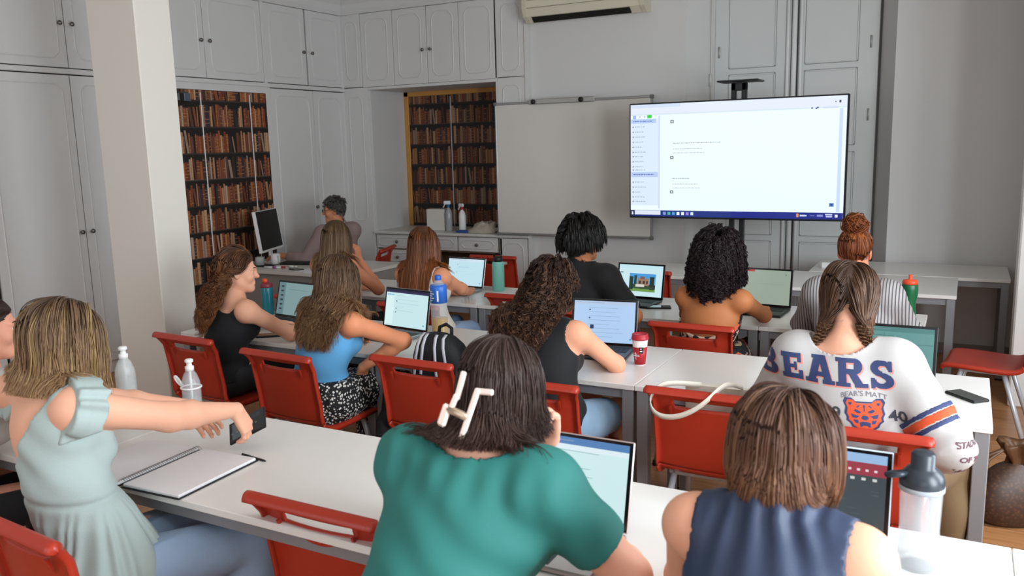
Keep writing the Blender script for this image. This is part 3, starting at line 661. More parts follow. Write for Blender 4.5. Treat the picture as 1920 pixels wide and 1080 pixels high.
# ================================================================ SMALL THINGS
CLEAR = mat('clear_plastic', '#e4eaee', .06, alpha=.17, spec=.8)
WATER = mat('water', '#dfe8ea', .03, alpha=.12, spec=.6)
WHITE = mat('white_plastic', '#e9e9e8', .35); BLKP = mat('black_plastic', '#141414', .4)
def shell_profile(outer, th=.0018):
    inner = [(max(r-th, .0005), z+(th if i == 0 else 0)) for i, (r, z) in enumerate(outer)]
    return outer+inner[::-1]
def bottle_pushcap(label, x, y, s=1.0, handle=True, rz=0, wz=.08, milky=False):
    t = thing('water_bottle', label, 'bottle', (x, y, .7402), rz, 'clear sports bottles')
    out = [(.001, 0), (.036*s, .001), (.038*s, .01), (.038*s, .125*s), (.036*s, .145*s), (.026*s, .175*s), (.017*s, .188*s), (.016*s, .195*s)]
    bd = MB().lathe(shell_profile(out), n=28).build('body', mat('milky_plastic', '#dfe4e4', .2, alpha=.32) if milky else CLEAR, t, True)
    MB().lathe([(.001, .004), (.033*s, .004), (.0345*s, .01), (.0345*s, wz), (.001, wz)], n=24).build('water', WATER, bd, True)
    cp = MB().lathe([(.017*s, .190*s), (.0175*s, .207*s), (.011*s, .210*s), (.010*s, .222*s), (.0165*s, .225*s), (.0165*s, .234*s), (.012*s, .238*s), (.001, .238*s)], n=20).build('cap', WHITE, t, True)
    MB().lathe([(.005, .06*s), (.005, .19*s)], n=10).build('straw', WHITE, bd, True)
    if handle:
        a = np.linspace(0, 2*PI, 25)[:-1]
        MB().tube([(.0395*s*math.cos(q), .0395*s*math.sin(q), .120*s) for q in a], .0035, 8, closed=True).tube([(-.04*s-.035*math.sin(q), 0, .12*s+.05*q/PI*math.sin(q)+.012*math.sin(q)) for q in np.linspace(0, PI, 12)], .005, 8, sx=1).build('carry_ring', WHITE, t, True)
    return t
bottle_pushcap('clear bottle with white push cap and carry ring, behind the outstretched arms', -2.665, 2.22, .97, True, .2)
bottle_pushcap('clear bottle with white push cap, behind the face of the mint blouse person', -3.03, 2.2, 1.06, False, 0, .12, True)
# flask
t = thing('flask', 'tall clear flask of water with a dark screw lid and loop', 'flask', (-.055, 2.12, .7402), .3)
out = [(.001, 0), (.046, .001), (.049, .012), (.048, .06), (.045, .10), (.047, .17), (.0475, .195), (.044, .212)]
bd = MB().lathe(shell_profile(out, .002), n=36).build('body', CLEAR, t, True)
MB().lathe([(.001, .006), (.043, .006), (.045, .014), (.044, .06), (.041, .10), (.043, .165), (.001, .165)], n=32).build('water', WATER, bd, True)
LID = mat('lid_slate', '#2a313a', .35)
ld = MB().lathe([(.046, .205), (.050, .208), (.050, .222), (.046, .236), (.034, .25), (.027, .254), (.027, .285), (.022, .290), (.001, .290)], n=30).build('lid', LID, t, True)
MB().lathe([(.046, .196), (.051, .198), (.051, .209), (.046, .211)], n=30).build('lid_collar', mat('collar_grey', '#9aa1a8', .3), ld, True)
MB().tube([(-.035, -.012, .238), (-.065, -.018, .236), (-.078, 0, .23), (-.065, .018, .226), (-.035, .012, .232)], .0075, 8).build('carry_loop', LID, ld, True)
# yellow drink
t = thing('drink_bottle', 'plastic bottle half full of yellow drink with blue label and cap', 'bottle', (-2.485, 3.74, .7402))
out = [(.001, 0), (.042, .001), (.045, .012), (.045, .19), (.044, .20), (.045, .205), (.045, .275), (.036, .30), (.018, .32), (.015, .33)]
bd = MB().lathe(shell_profile(out), n=28).build('body', CLEAR, t, True)
MB().lathe([(.001, .003), (.041, .003), (.0432, .012), (.0432, .115), (.001, .115)], n=26).build('juice', mat('yellow_juice', '#c99c00', .12, spec=.4), bd, True)
lb = MB().lathe([(.0462, .2), (.0462, .288), (.040, .298)], n=28).build('label', mat('label_blue', '#2f6fd0', .35), t, True)
MB().lathe([(.0162, .322), (.0175, .325), (.0175, .345), (.014, .349), (.001, .349)], n=20).build('cap', mat('cap_blue', '#2566cc', .35), t, True)
def curved_text(txt, r, z, size, a0, m, parent, name='lettering', flip=1, squash=1.0):
    cu = bpy.data.curves.new('lettering', 'FONT'); cu.body = txt; cu.size = size; cu.align_x = 'CENTER'; cu.resolution_u = 2
    o = bpy.data.objects.new('tmp_text', cu); COL.objects.link(o); dg = bpy.context.evaluated_depsgraph_get(); me = bpy.data.meshes.new_from_object(o.evaluated_get(dg))
    V = np.array([v.co[:] for v in me.vertices]); F = [list(p.vertices) for p in me.polygons]
    bpy.data.objects.remove(o); bpy.data.curves.remove(cu); bpy.data.meshes.remove(me)
    if not len(V): return
    a = a0+V[:, 0]/r*squash
    rr = r(z) if callable(r) else r
    W_ = np.stack([rr*np.cos(a), rr*np.sin(a), z+V[:, 1]], 1)
    return MB().add(W_, F).build(name, m, parent)
LW = mat('letter_white', '#e8eef8', .5)
for k in range(5):
    a = np.linspace(-2.3, -2.3+.5+.25*(k % 2), 8); rr = .0466
    MB().grid([[(rr*math.cos(q), rr*math.sin(q), .214+.012*k) for q in a], [(rr*math.cos(q), rr*math.sin(q), .220+.012*k) for q in a]]).build('label_print', LW, lb)
a = np.linspace(-1.2, -1.0, 5); MB().grid([[(.0466*math.cos(q), .0466*math.sin(q), .212) for q in a], [(.0466*math.cos(q), .0466*math.sin(q), .27) for q in a]]).build('label_print', LW, lb)
# coffee cup
t = thing('paper_cup', 'red and white paper coffee cup with a red lid', 'cup', (-1.305, 3.64, .7402), -.4)
N = 26; cr = lambda z: .024+.0135*z/.125
bd = MB().lathe([(.001, 0), (.024, 0), (.0243, .002), (cr(.125), .125)], n=N).build('body', mat('cup_white', '#e9e4e2', .4), t, True)
MB().lathe([(cr(.004)+.0006, .004), (cr(.088)+.0006, .088)], n=N).build('red_print', mat('cup_red', '#b0202c', .4), bd, True)
ldp = MB().lathe([(.038, .121), (.0405, .123), (.0405, .131), (.0385, .133), (.037, .147), (.034, .149), (.032, .145), (.001, .145)], n=N).build('lid', mat('lid_red', '#b22a3a', .35), t, True)
dk = MB()
a = np.linspace(-.95, -.35, 10); dk.grid([[(.001+cr(z)*math.cos(q)+.0008*math.cos(q), (cr(z)+.0015)*math.sin(q), z) for q in a] for z in (.06, .075, .09)]); dk.build('dark_emblem', mat('emblem_black', '#26181a', .5), bd)
w = MB()
for (q0, q1, z0, z1) in ((-2.0, -.9, .046, .05), (-1.55, -1.45, .03, .066), (-1.75, -1.25, .055, .058), (-.85, -.5, .068, .072), (-.8, -.6, .08, .084)):
    a = np.linspace(q0, q1, 8); w.grid([[((cr(z)+.0022)*math.cos(q), (cr(z)+.0022)*math.sin(q), z) for q in a] for z in (z0, z1)])
w.build('white_print', mat('letter_white', '#e8eef8', .5), bd)
# mint bottle
t = thing('water_bottle', 'mint green metal bottle with black loop lid', 'bottle', (-2.93, 5.19, .7402))
MB().lathe([(.001, 0), (.042, 0), (.044, .004), (.044, .19), (.040, .205), (.034, .212)], n=28).build('body', mat('mint_enamel', '#7fc9bb', .35), t, True)
ld = MB().lathe([(.034, .21), (.036, .213), (.036, .235), (.030, .246), (.001, .248)], n=24).build('lid', BLKP, t, True)
MB().tube([(-.03, 0, .235), (-.028, 0, .262), (0, 0, .27), (.028, 0, .262), (.03, 0, .235)], .006, 8).build('loop', BLKP, ld, True)
# green squeeze bottle
t = thing('water_bottle', 'dark green squeeze bottle with an orange lid', 'bottle', (-.245, 5.0, .7402))
MB().lathe([(.001, 0), (.034, 0), (.037, .006), (.037, .07), (.033, .10), (.033, .125), (.041, .165), (.043, .20), (.041, .222), (.036, .232)], n=28).build('body', mat('bottle_green', '#0f5a37', .35), t, True)
ld = MB().lathe([(.039, .228), (.040, .24), (.036, .25), (.012, .254), (.009, .258), (.010, .278), (.001, .28)], n=24).build('lid', mat('lid_orange', '#d9502a', .4), t, True)
# teal bottle
t = thing('water_bottle', 'teal translucent bottle with an orange flip lid, by the curly auburn hair', 'bottle', (-3.90, 3.90, .7402))
MB().lathe([(.001, 0), (.036, 0), (.038, .005), (.036, .10), (.038, .17), (.036, .178)], n=24).build('body', mat('teal_plastic', '#17707e', .2, spec=.6), t, True)
ld = MB().lathe([(.038, .176), (.039, .18), (.038, .20), (.030, .205), (.001, .206)], n=24).build('lid', mat('lid_maroon', '#7a2a34', .4), t, True)
MB().box((-.012, 0, .216), (.036, .028, .03), None, .008).build('spout', mat('lid_orange', '#d9502a', .4), ld, True)
# phones
def phone(label, x, y, rz, z=.7402, case=BLKP, scr='#3a3f3e'):
    t = thing('phone', label, 'phone', (x, y, z), rz, 'phones lying on tables')
    MB().bb(-.038, .038, -.077, .077, 0, .011, .004).build('case', case, t)
    MB().bb(-.034, .034, -.072, .072, .0108, .0116, .0003).build('screen', mat('phone_glass', scr, .08, coat=.5), t); return t
phone('black phone lying alone on the right end of the second row', .045, 3.66, .75)
phone('dark phone lying near the elbow of the curly auburn hair person', -3.42, 3.42, -.9)
phone('dark phone lying beside the picture laptop', -1.66, 4.97, -1.2)
# notebook
t = thing('notebook', 'open spiral notebook with blank white pages hanging over the table edge', 'notebook', (-2.30, 1.772, .7405), .05)
PAPER = mat('paper', '#e6e6ea', .6)
def sheet(mb, x0, x1, y0, y1, z0, z1, lift, nx=12):
    xs = np.linspace(x0, x1, nx); P = []
    for yy in (y0, y1): P.append([(x, yy, z0+(z1-z0)*i/(nx-1)+lift*math.sin(PI*i/(nx-1))) for i, x in enumerate(xs)])
    mb.grid(P)
R0 = rotm(0, 0, 0)
for nm, x0, x1, mm, zz in (('left_cover', -.255, -.008, mat('cover_black', '#16171c', .5), .002), ('right_cover', .008, .255, mat('cover_black', '#16171c', .5), .002)):
    b = MB(); b.T = (R0, np.zeros(3)); b.bb(x0, x1, -.172, .172, zz-.002, zz+.001); b.build(nm, mm, t)
b = MB(); b.T = (R0, np.zeros(3)); b.bb(-.25, -.012, -.167, .167, .003, .011, .002); b.build('left_pages', PAPER, t)
b = MB(); b.T = (R0, np.zeros(3)); b.bb(.012, .25, -.167, .167, .003, .013, .002); b.build('right_pages', PAPER, t)
b = MB(); b.T = (R0, np.zeros(3))
for k in range(38):
    yy = -.158+k*.0085; b.tube([(.016*math.cos(q), yy, .012+.011*math.sin(q)) for q in np.linspace(-.3, PI+.3, 7)], .0011, 4)
b.build('spiral', mat('spiral_grey', '#8d9096', .3, .7), t)
t = thing('pen', 'black pen lying at the far corner of the open notebook', 'pen', (-2.085, 1.968, .7402), -.12)
MB().tube([(-.06, 0, .003), (.05, 0, .003), (.062, 0, .003)], [.004, .004, .0015], 8).build('barrel', BLKP, t, True)
MB().tube([(-.062, 0, .003), (-.02, 0, .003)], .0046, 8).build('cap', mat('pen_cap', '#22252b', .4), t, True)
# backpack on the chair
BK = mat('backpack_black', '#111318', .65, bump=.2, bscale=300); STRP = mat('strap_white', '#c9ccd6', .6)
t = thing('backpack', 'black backpack with white stripes standing on an empty red chair', 'backpack', (-2.20, 3.33, .452), -.05)
def blob(mb, rings, n=28, p=2.6, m=None):
    P = []
    for (z, cx, cy, rx, ry) in rings:
        row = []
        for j in range(n):
            a = 2*PI*j/n; ca, sa = math.cos(a), math.sin(a)
            row.append((cx+rx*math.copysign(abs(ca)**(2/p), ca), cy+ry*math.copysign(abs(sa)**(2/p), sa), z))
        P.append(row)
    mb.grid(P, m, closed_u=True); mb.add(P[0], [list(range(n))[::-1]], m); mb.add(P[-1], [list(range(n))], m); return mb
RG = [(0.01, 0, 0, .13, .07), (.03, 0, 0, .16, .095), (.12, 0, 0, .17, .105), (.24, 0, 0, .165, .10), (.32, 0, -.01, .15, .09), (.38, .0, -.02, .125, .075), (.42, .0, -.03, .09, .05), (.435, 0, -.035, .05, .03)]
blob(MB(), RG).build('body', BK, t, True)
blob(MB(), [(.04, 0, -.095, .10, .03), (.06, 0, -.10, .12, .04), (.2, 0, -.10, .12, .04), (.24, 0, -.095, .09, .025)]).build('front_pocket', BK, t, True)
for x in (-.13, -.075, .035, .105):
    pts = []
    for (z, cx, cy, rx, ry) in RG[1:]:
        q = min(.99, abs(x)*(1-.45*(z/.43)**2)/max(rx, .02)); yy = cy-ry*(1-q**2.6)**(1/2.6)-.002; pts.append((x*(1-.45*(z/.43)**2), yy, z))
    pr_ = np.array(pts); mb = MB()
    P = [[(p[0]-.008, p[1]-.002, p[2]) for p in pr_], [(p[0]+.008, p[1]-.002, p[2]) for p in pr_]]
    mb.grid(P); mb.build('stripe', STRP, t, True, solid=.003)
MB().tube([(-.04, .02, .40), (-.035, .03, .45), (0, .035, .465), (.035, .03, .45), (.04, .02, .40)], .009, 8).build('top_handle', BK, t, True)
t = thing('jacket', 'black jacket hanging down beside the chair with the backpack', 'jacket', (-2.44, 3.3, .05))
jr = np.random.default_rng(4); P = []
for i, z in enumerate(np.linspace(.0, .58, 16)):
    row = []
    for j in range(24):
        a = 2*PI*j/24; f = 1+.12*math.sin(5*a+z*9)+.05*jr.standard_normal()
        row.append(((.05+.03*(1-z/.58))*math.cos(a)*f-.02*math.sin(z*6), (.13+.02*math.sin(z*7))*math.sin(a)*f, z))
    P.append(row)
mb = MB(); mb.grid(P, closed_u=True); mb.add(P[0], [list(range(24))]); mb.add(P[-1], [list(range(24))]); mb.build('cloth', mat('jacket_black', '#0d0e12', .8, bump=.3, bscale=120), t, True)
mb = MB(); mb.tube([(0, -.05, .5), (-.01, -.14, .4), (-.01, -.16, .25), (0, -.15, .12)], [.035, .04, .038, .032], 12); mb.build('sleeve', mat('jacket_black', '#0d0e12', .8), t, True)
# tote bag with strap over the chair
TOTE = mat('cream_canvas', '#ddd6c8', .8, bump=.25, bscale=400)
t = thing('tote_bag', 'cream canvas bag on a red chair, its strap looped over the backrest', 'bag', (-.84, 3.36, .452))
blob(MB(), [(0.005, 0, 0, .13, .05), (.03, 0, 0, .15, .06), (.2, 0, -.03, .15, .05), (.31, 0, -.075, .14, .03), (.335, 0, -.085, .135, .02)]).build('body', TOTE, t, True)
sp = [(.10, -.10, .345), (.07, -.22, .395), (.055, -.31, .388), (.035, -.352, .362), (-.02, -.358, .31), (-.09, -.352, .272), (-.16, -.345, .262), (-.205, -.33, .285), (-.212, -.31, .33), (-.195, -.29, .362), (-.15, -.27, .385), (-.09, -.18, .36), (-.07, -.09, .335)]
sp = np.array(sp); u = np.linspace(0, len(sp)-1, 50); sp = np.stack([np.interp(u, range(len(sp)), sp[:, i]) for i in range(3)], 1)
for _ in range(6): sp[1:-1] = (sp[:-2]+2*sp[1:-1]+sp[2:])/4
MB().grid([sp+np.array([0, -.002, .011]), sp+np.array([0, .002, -.011])]).build('strap', TOTE, t, True, solid=.004)
# brown patterned bag on the floor
def bagfn(nt, v):
    n = nt.nodes.new('ShaderNodeTexVoronoi'); n.inputs['Scale'].default_value = 70; nt.links.new(v, n.inputs['Vector'])
    return ramp(nt, n.outputs['Distance'], [(.0, '#5f4029'), (.3, '#4c3020'), (.6, '#3a2418')])
BAGM = nodemat('brown_print_leather', bagfn, .5)
t = thing('handbag', 'slouchy brown patterned handbag on the floor by the right wall', 'bag', (.27, 4.28, 0), .4)
blob(MB(), [(.005, 0, 0, .13, .08), (.03, 0, 0, .17, .10), (.12, -.01, 0, .175, .105), (.20, 0, .01, .15, .09), (.26, .02, .01, .10, .06), (.285, .03, .01, .06, .04)]).build('body', BAGM, t, True)
P = []
for i, (z, r1) in enumerate([(.27, .055), (.30, .05), (.33, .065), (.37, .085), (.385, .08), (.37, .06), (.33, .03)]):
    P.append([(.03+r1*(1+.16*math.sin(7*2*PI*j/42+i*.3))*math.cos(2*PI*j/42)*1.2, .01+r1*(1+.16*math.sin(7*2*PI*j/42+i*.3))*math.sin(2*PI*j/42)*.8, z+.012*math.sin(3*2*PI*j/42)) for j in range(42)])
mb = MB(); mb.grid(P, closed_u=True); mb.build('drawn_top', mat('brown_leather', '#54361f', .45, bump=.3, bscale=30), t, True)
for s in (0, 1): MB().tube([(-.14+.02*s, -.05, .12), (-.165, -.05+.03*s, .22), (-.14, -.03, .31+.02*s), (-.07, -.01, .35), (-.01, .0, .31)], .009, 8, sx=1.6).build('strap', mat('brown_leather', '#54361f', .45), t, True)
# straw bag under the nearest table
t = thing('handbag', 'tan and black bag on the floor under the nearest table', 'bag', (-2.02, 2.12, 0), .2)
blob(MB(), [(.005, 0, 0, .13, .08), (.04, 0, 0, .15, .10), (.16, 0, 0, .14, .09), (.2, 0, 0, .12, .07)]).build('body', mat('straw_tan', '#a88456', .7, bump=.6, bscale=80, var=.4, vscale=25), t, True)
MB().tube([(-.1, 0, .18), (-.08, -.02, .3), (.0, -.03, .33), (.08, -.02, .3), (.1, 0, .18)], .012, 8).build('handle', BLKP, t, True)
MB().bb(-.1, .1, -.1, .09, .165, .215, .02).build('flap', mat('bag_black', '#17140f', .6), t)
# things on the teacher's desk
t = thing('mug', 'white mug on the teacher desk, in front of the hand', 'mug', (-5.58, 5.72, .7402), -.3)
MB().lathe([(.001, .004), (.001, 0), (.038, 0), (.042, .004), (.042, .095), (.039, .095), (.039, .008), (.001, .006)], n=26).build('cup', WHITE, t, True)
MB().tube([(.04, 0, .08), (.065, 0, .078), (.072, 0, .05), (.062, 0, .022), (.04, 0, .02)], .006, 8).build('handle', WHITE, t, True)
t = thing('jar', 'short pale jar beside the white mug on the teacher desk', 'jar', (-5.68, 5.62, .7402))
MB().lathe([(.001, 0), (.036, 0), (.04, .004), (.04, .07), (.036, .075), (.033, .07), (.033, .012), (.001, .01)], n=24).build('glass', mat('pale_jar', '#cfd8d6', .2, trans=.3), t, True)
MB().lathe([(.001, .012), (.032, .012), (.032, .045), (.001, .046)], n=20).build('wax', mat('wax', '#dfe3dd', .5), t, True)
t = thing('keyboard', 'black keyboard under the stretched-out arm on the teacher desk', 'keyboard', (-5.33, 5.80, .7402), .25)
MB().bb(-.2, .2, -.065, .065, 0, .018, .004).build('body', BLKP, t)
kb = MB()
for r in range(5):
    for c in range(15): kb.bb(-.19+c*.0253, -.167+c*.0253, -.058+r*.023, -.039+r*.023, .017, .023)
kb.build('keys', mat('keys_black', '#0b0b0d', .5), t)
t = tag(MB().bb(-.11, .11, -.09, .09, 0, .004, .001).build('mouse_pad', mat('pad_black', '#121316', .8)), 'black mouse pad under the mug and jar', 'mouse pad'); t.location = (-5.62, 5.60, .7402); t.rotation_euler = (0, 0, .2)
for i, (x, y, rz, c, lb) in enumerate([(-5.36, 5.52, .3, '#b02a3a', 'red whiteboard marker on the teacher desk'), (-5.44, 5.50, .1, '#8a4a9a', 'purple whiteboard marker lying by the mouse pad'), (-5.27, 5.60, -.2, '#dadada', 'white pen lying between the markers and keyboard')]):
    t = thing('marker', lb, 'marker', (x, y, .7402), rz, 'markers on the teacher desk')
    MB().tube([(-.06, 0, .009), (.03, 0, .009)], .009, 10).build('barrel', WHITE, t, True); MB().tube([(.03, 0, .009), (.065, 0, .009)], .0095, 10).build('cap', mat('cap_'+str(i), c, .4), t, True)
phone('black phone lying at the edge of the teacher desk', -5.13, 5.50, 1.2)
t = tag(MB().bb(-.08, .08, -.055, .055, 0, .008, .002).build('booklet', mat('booklet_green', '#2f5a44', .5)), 'small green booklet on the teacher desk', 'booklet'); t.location = (-4.98, 5.68, .7402); t.rotation_euler = (0, 0, .4)
t = tag(MB().bb(-.15, .15, -.105, .105, 0, .004).build('paper', PAPER), 'white sheets of paper at the front of the teacher desk', 'paper'); t.location = (-4.93, 5.50, .7402); t.rotation_euler = (0, 0, -.2)
t = thing('monitor', 'black-backed monitor with white edges on the teacher desk', 'monitor', (-5.80, 5.90, .7402), 1.95)
l = MB(); l.T = (rotm(-.12, 0, 0), np.array([0, 0, .12])); l.bb(-.25, .25, -.018, .012, 0, .36, .006); ml = l.build('back', mat('monitor_black', '#0a0b0d', .4), t)
l = MB(); l.T = (rotm(-.12, 0, 0), np.array([0, 0, .12])); l.bb(-.258, -.25, -.02, .014, -.006, .366, .002); l.bb(.25, .258, -.02, .014, -.006, .366, .002); l.bb(-.258, .258, -.02, .014, .36, .366, .002); l.bb(-.258, .258, -.02, .014, -.02, 0, .002); l.build('edge_frame', WHITE, ml)
MB().bb(-.03, .03, .0, .02, .005, .2, .004).bb(-.1, .1, -.08, .09, 0, .008, .003).build('stand', WHITE, t)
t = thing('speaker', 'small black speaker fixed at the top of the printed bookshelf', 'speaker', (-6.07, 5.215, 2.21), .3)
MB().bb(-.05, .05, -.09, .09, 0, .085, .012).build('body', mat('black_plastic', '#141414', .4), t)
MB().bb(.045, .055, -.01, .085, .008, .078, .004).build('grille', mat('grille_grey', '#5a646e', .5), t)
# things on the counter
t = thing('paper_box', 'plain white box on the counter in the niche', 'box', (-5.10, 7.74, .866), .1)
MB().bb(-.11, .11, -.08, .08, 0, .235, .006).build('body', mat('box_white', '#d5d1c9', .6), t); MB().bb(-.07, .07, -.03, .03, .2345, .238).build('opening', mat('box_slot', '#8f8b84', .6), t)
def spray(label, x, y, c, body, rz, h):
    t = thing('spray_bottle', label, 'spray bottle', (x, y, .866), rz, 'cleaning sprays on the counter')
    MB().lathe([(.001, 0), (.036, 0), (.038, .005), (.038, h*.55), (.03, h*.68), (.014, h*.75), (.013, h*.8)], n=22).build('body', body, t, True)
    hd = MB().lathe([(.017, h*.78), (.017, h*.84), (.012, h*.86)], n=14).build('collar', mat('spray_'+c, c, .4), t, True)
    MB().box((-.012, 0, h*.93), (.075, .024, h*.12), None, .007).box((-.045, 0, h*.84), (.01, .016, .05), rotm(0, .5, 0), .003).build('trigger', mat('spray_white', '#dfe4ea', .4), t); return t
spray('clear spray bottle with a blue collar on the counter', -4.93, 7.68, '#2a6ab0', mat('spray_clear', '#c8cccb', .2, trans=.4), .5, .33)
spray('white spray bottle with a red collar on the counter', -4.77, 7.70, '#b8283a', WHITE, -.3, .30)
t = tag(MB().bb(-.07, .07, -.045, .045, 0, .022, .007).build('sponge_cloth', mat('cloth_blue', '#2c4f9e', .8)), 'folded blue cloth in front of the sprays', 'cloth'); t.location = (-4.70, 7.60, .866)
nr = np.random.default_rng(8); P = []
for i, z in enumerate((0, .03, .06, .09, .11)):
    P.append([((.17-.1*i/4+.03*nr.standard_normal())*math.cos(2*PI*j/18)+.02*i, (.07-.03*i/4+.015*nr.standard_normal())*math.sin(2*PI*j/18), z+.012*nr.standard_normal()*(i > 0)) for j in range(18)])
mb = MB(); mb.grid(P, closed_u=True); mb.add(P[-1], [list(range(18))]); o = tag(mb.build('crumpled_bag', mat('crumpled_paper', '#b5ac9d', .6), None, True), 'crumpled beige paper bag at the counter end by the whiteboard', 'paper bag'); o.location = (-4.48, 7.62, .867)
o = tag(MB().bb(-.06, .06, -.04, .04, 0, .05, .01).build('tissue_pack', mat('tissue_white', '#e4e4e2', .6)), 'small white packet on the back table at the left end', 'packet'); o.location = (-.93, 7.0, .7402)
# ================================================================ PEOPLE: implicit-surface body, cloth and hair builder
A3 = lambda *p: np.array(p, float)
def unit(v): v = np.asarray(v, float); return v/(np.linalg.norm(v)+1e-12)
def smin(a, b, k):
    h = np.maximum(k-np.abs(a-b), 0)/k; return np.minimum(a, b)-h*h*k*.25
def smax(a, b, k): return -smin(-a, -b, k)
# primitives: (fn, lo, hi)
def cap(a, b, ra, rb=None):
    rb = ra if rb is None else rb; a = np.asarray(a, float); b = np.asarray(b, float); d = b-a; L = d@d+1e-12; r = max(ra, rb)
    def f(X, Y, Z):
        px, py, pz = X-a[0], Y-a[1], Z-a[2]; t = np.clip((px*d[0]+py*d[1]+pz*d[2])/L, 0, 1)
        return np.sqrt((px-d[0]*t)**2+(py-d[1]*t)**2+(pz-d[2]*t)**2)-(ra+(rb-ra)*t)
    return f, np.minimum(a, b)-r, np.maximum(a, b)+r
def ell(c, R, r):
    c = np.asarray(c, float); R = np.asarray(R, float); r = np.asarray(r, float)
    ext = np.sqrt(((R*r[:, None])**2).sum(0))
    def f(X, Y, Z):
        x, y, z = X-c[0], Y-c[1], Z-c[2]
        q = [(R[i, 0]*x+R[i, 1]*y+R[i, 2]*z) for i in range(3)]
        k0 = np.sqrt(sum((q[i]/r[i])**2 for i in range(3)))+1e-9; k1 = np.sqrt(sum((q[i]/r[i]**2)**2 for i in range(3)))+1e-9
        return k0*(k0-1)/k1
    return f, c-ext, c+ext
def ecap(a, b, ra, rb, ax, s):
    """capsule flattened along unit axis ax by factor s"""
    a = np.asarray(a, float); b = np.asarray(b, float); ax = unit(ax); g = 1/s-1
    a2 = a; d = b-a; d2 = d+ax*(d@ax)*g; L = d2@d2+1e-12; r = max(ra, rb)
    def f(X, Y, Z):
        px, py, pz = X-a[0], Y-a[1], Z-a[2]; w = (px*ax[0]+py*ax[1]+pz*ax[2])*g
        px, py, pz = px+ax[0]*w, py+ax[1]*w, pz+ax[2]*w
        t = np.clip((px*d2[0]+py*d2[1]+pz*d2[2])/L, 0, 1)
        return (np.sqrt((px-d2[0]*t)**2+(py-d2[1]*t)**2+(pz-d2[2]*t)**2)-(ra+(rb-ra)*t))*(.5+.5*s)
    return f, np.minimum(a, b)-r, np.maximum(a, b)+r
class Grid:
    def __init__(s, lo, hi, h):
        s.lo = np.asarray(lo, float); s.h = h; s.n = np.ceil((np.asarray(hi)-s.lo)/h).astype(int)+1
        s.ax = [(s.lo[i]+h*np.arange(s.n[i])).astype(np.float32) for i in range(3)]
    def new(s, v=1.0): return np.full(s.n, v, np.float32)
    def xyz(s): return s.ax[0][:, None, None], s.ax[1][None, :, None], s.ax[2][None, None, :]
    def add(s, A, prim, k=.02, sub=False, mg=None):
        f, lo, hi = prim; m = (k+3*s.h) if mg is None else mg
        i0 = np.clip(np.floor((lo-m-s.lo)/s.h).astype(int), 0, s.n); i1 = np.clip(np.ceil((hi+m-s.lo)/s.h).astype(int)+1, 0, s.n)
        if (i1 <= i0).any(): return
        sl = tuple(slice(a, b) for a, b in zip(i0, i1))
        d = f(s.ax[0][sl[0]][:, None, None], s.ax[1][sl[1]][None, :, None], s.ax[2][sl[2]][None, None, :]).astype(np.float32)
        A[sl] = smax(A[sl], -d, k) if sub else smin(A[sl], d, k)
    def sample(s, A, P):
        q = (P-s.lo)/s.h; i = np.clip(np.floor(q).astype(int), 0, s.n-2); t = np.clip(q-i, 0, 1); r = 0
        for dx in (0, 1):
            for dy in (0, 1):
                for dz in (0, 1):
                    w = (t[:, 0] if dx else 1-t[:, 0])*(t[:, 1] if dy else 1-t[:, 1])*(t[:, 2] if dz else 1-t[:, 2])
                    r = r+w*A[i[:, 0]+dx, i[:, 1]+dy, i[:, 2]+dz]
        return r
    def mesh(s, A):
        B = A < 0; n = s.n
        C = np.zeros(n-1, np.uint8)
        for i in (0, 1):
            for j in (0, 1):
                for k in (0, 1): C += B[i:n[0]-1+i, j:n[1]-1+j, k:n[2]-1+k]
        act = np.argwhere((C > 0) & (C < 8))
        if not len(act): return np.zeros((0, 3)), np.zeros((0, 4), int)
        idx = np.full(n-1, -1, np.int32); idx[tuple(act.T)] = np.arange(len(act))
        vals = {}
        for c in range(8): i, j, k = c & 1, (c >> 1) & 1, c >> 2; vals[c] = A[act[:, 0]+i, act[:, 1]+j, act[:, 2]+k]
        acc = np.zeros((len(act), 3)); cnt = np.zeros(len(act))
        for c in range(8):
            for b in (1, 2, 4):
                if c & b: continue
                e = c | b; f0, f1 = vals[c], vals[e]; m = (f0 < 0) != (f1 < 0); t = np.where(m, f0/np.where(m, f0-f1, 1), 0)
                p0 = np.array([c & 1, (c >> 1) & 1, c >> 2], float); dv = np.array([b == 1, b == 2, b == 4], float)
                acc += np.where(m[:, None], p0+t[:, None]*dv, 0); cnt += m
        V = s.lo+s.h*(act+acc/cnt[:, None])
        F = []
        for ax in range(3):
            a0 = [slice(1, -1)]*3; a0[ax] = slice(0, -1); a1 = [slice(1, -1)]*3; a1[ax] = slice(1, None)
            b0, b1 = B[tuple(a0)], B[tuple(a1)]
            E = np.argwhere(b0 != b1); 
            if not len(E): continue
            sg = b0[tuple(E.T)]
            off = np.ones(3, int); off[ax] = 0; P = E+off
            u, w = (ax+1) % 3, (ax+2) % 3; du = np.zeros(3, int); du[u] = 1; dw = np.zeros(3, int); dw[w] = 1
            q = [idx[tuple((P-du-dw).T)], idx[tuple((P-dw).T)], idx[tuple(P.T)], idx[tuple((P-du).T)]]
            Q = np.stack(q, 1); Q[~sg] = Q[~sg][:, ::-1]; Q = Q[(Q >= 0).all(1)]; F.append(Q)
        return V, np.concatenate(F)
def smooth_noise(X, Y, Z, sc, seed):
    r = np.random.default_rng(seed); o = 0
    for i in range(5):
        d = r.standard_normal(3); d /= np.linalg.norm(d); d2 = r.standard_normal(3)*.6; ph = r.random(2)*6.28; q = sc*(.6+.9*r.random())
        w = np.sin((d2[0]*X+d2[1]*Y+d2[2]*Z)*q*.7+ph[1])*1.3
        o = o+np.sin((d[0]*X+d[1]*Y+d[2]*Z)*q+ph[0]+w)
    return o/5
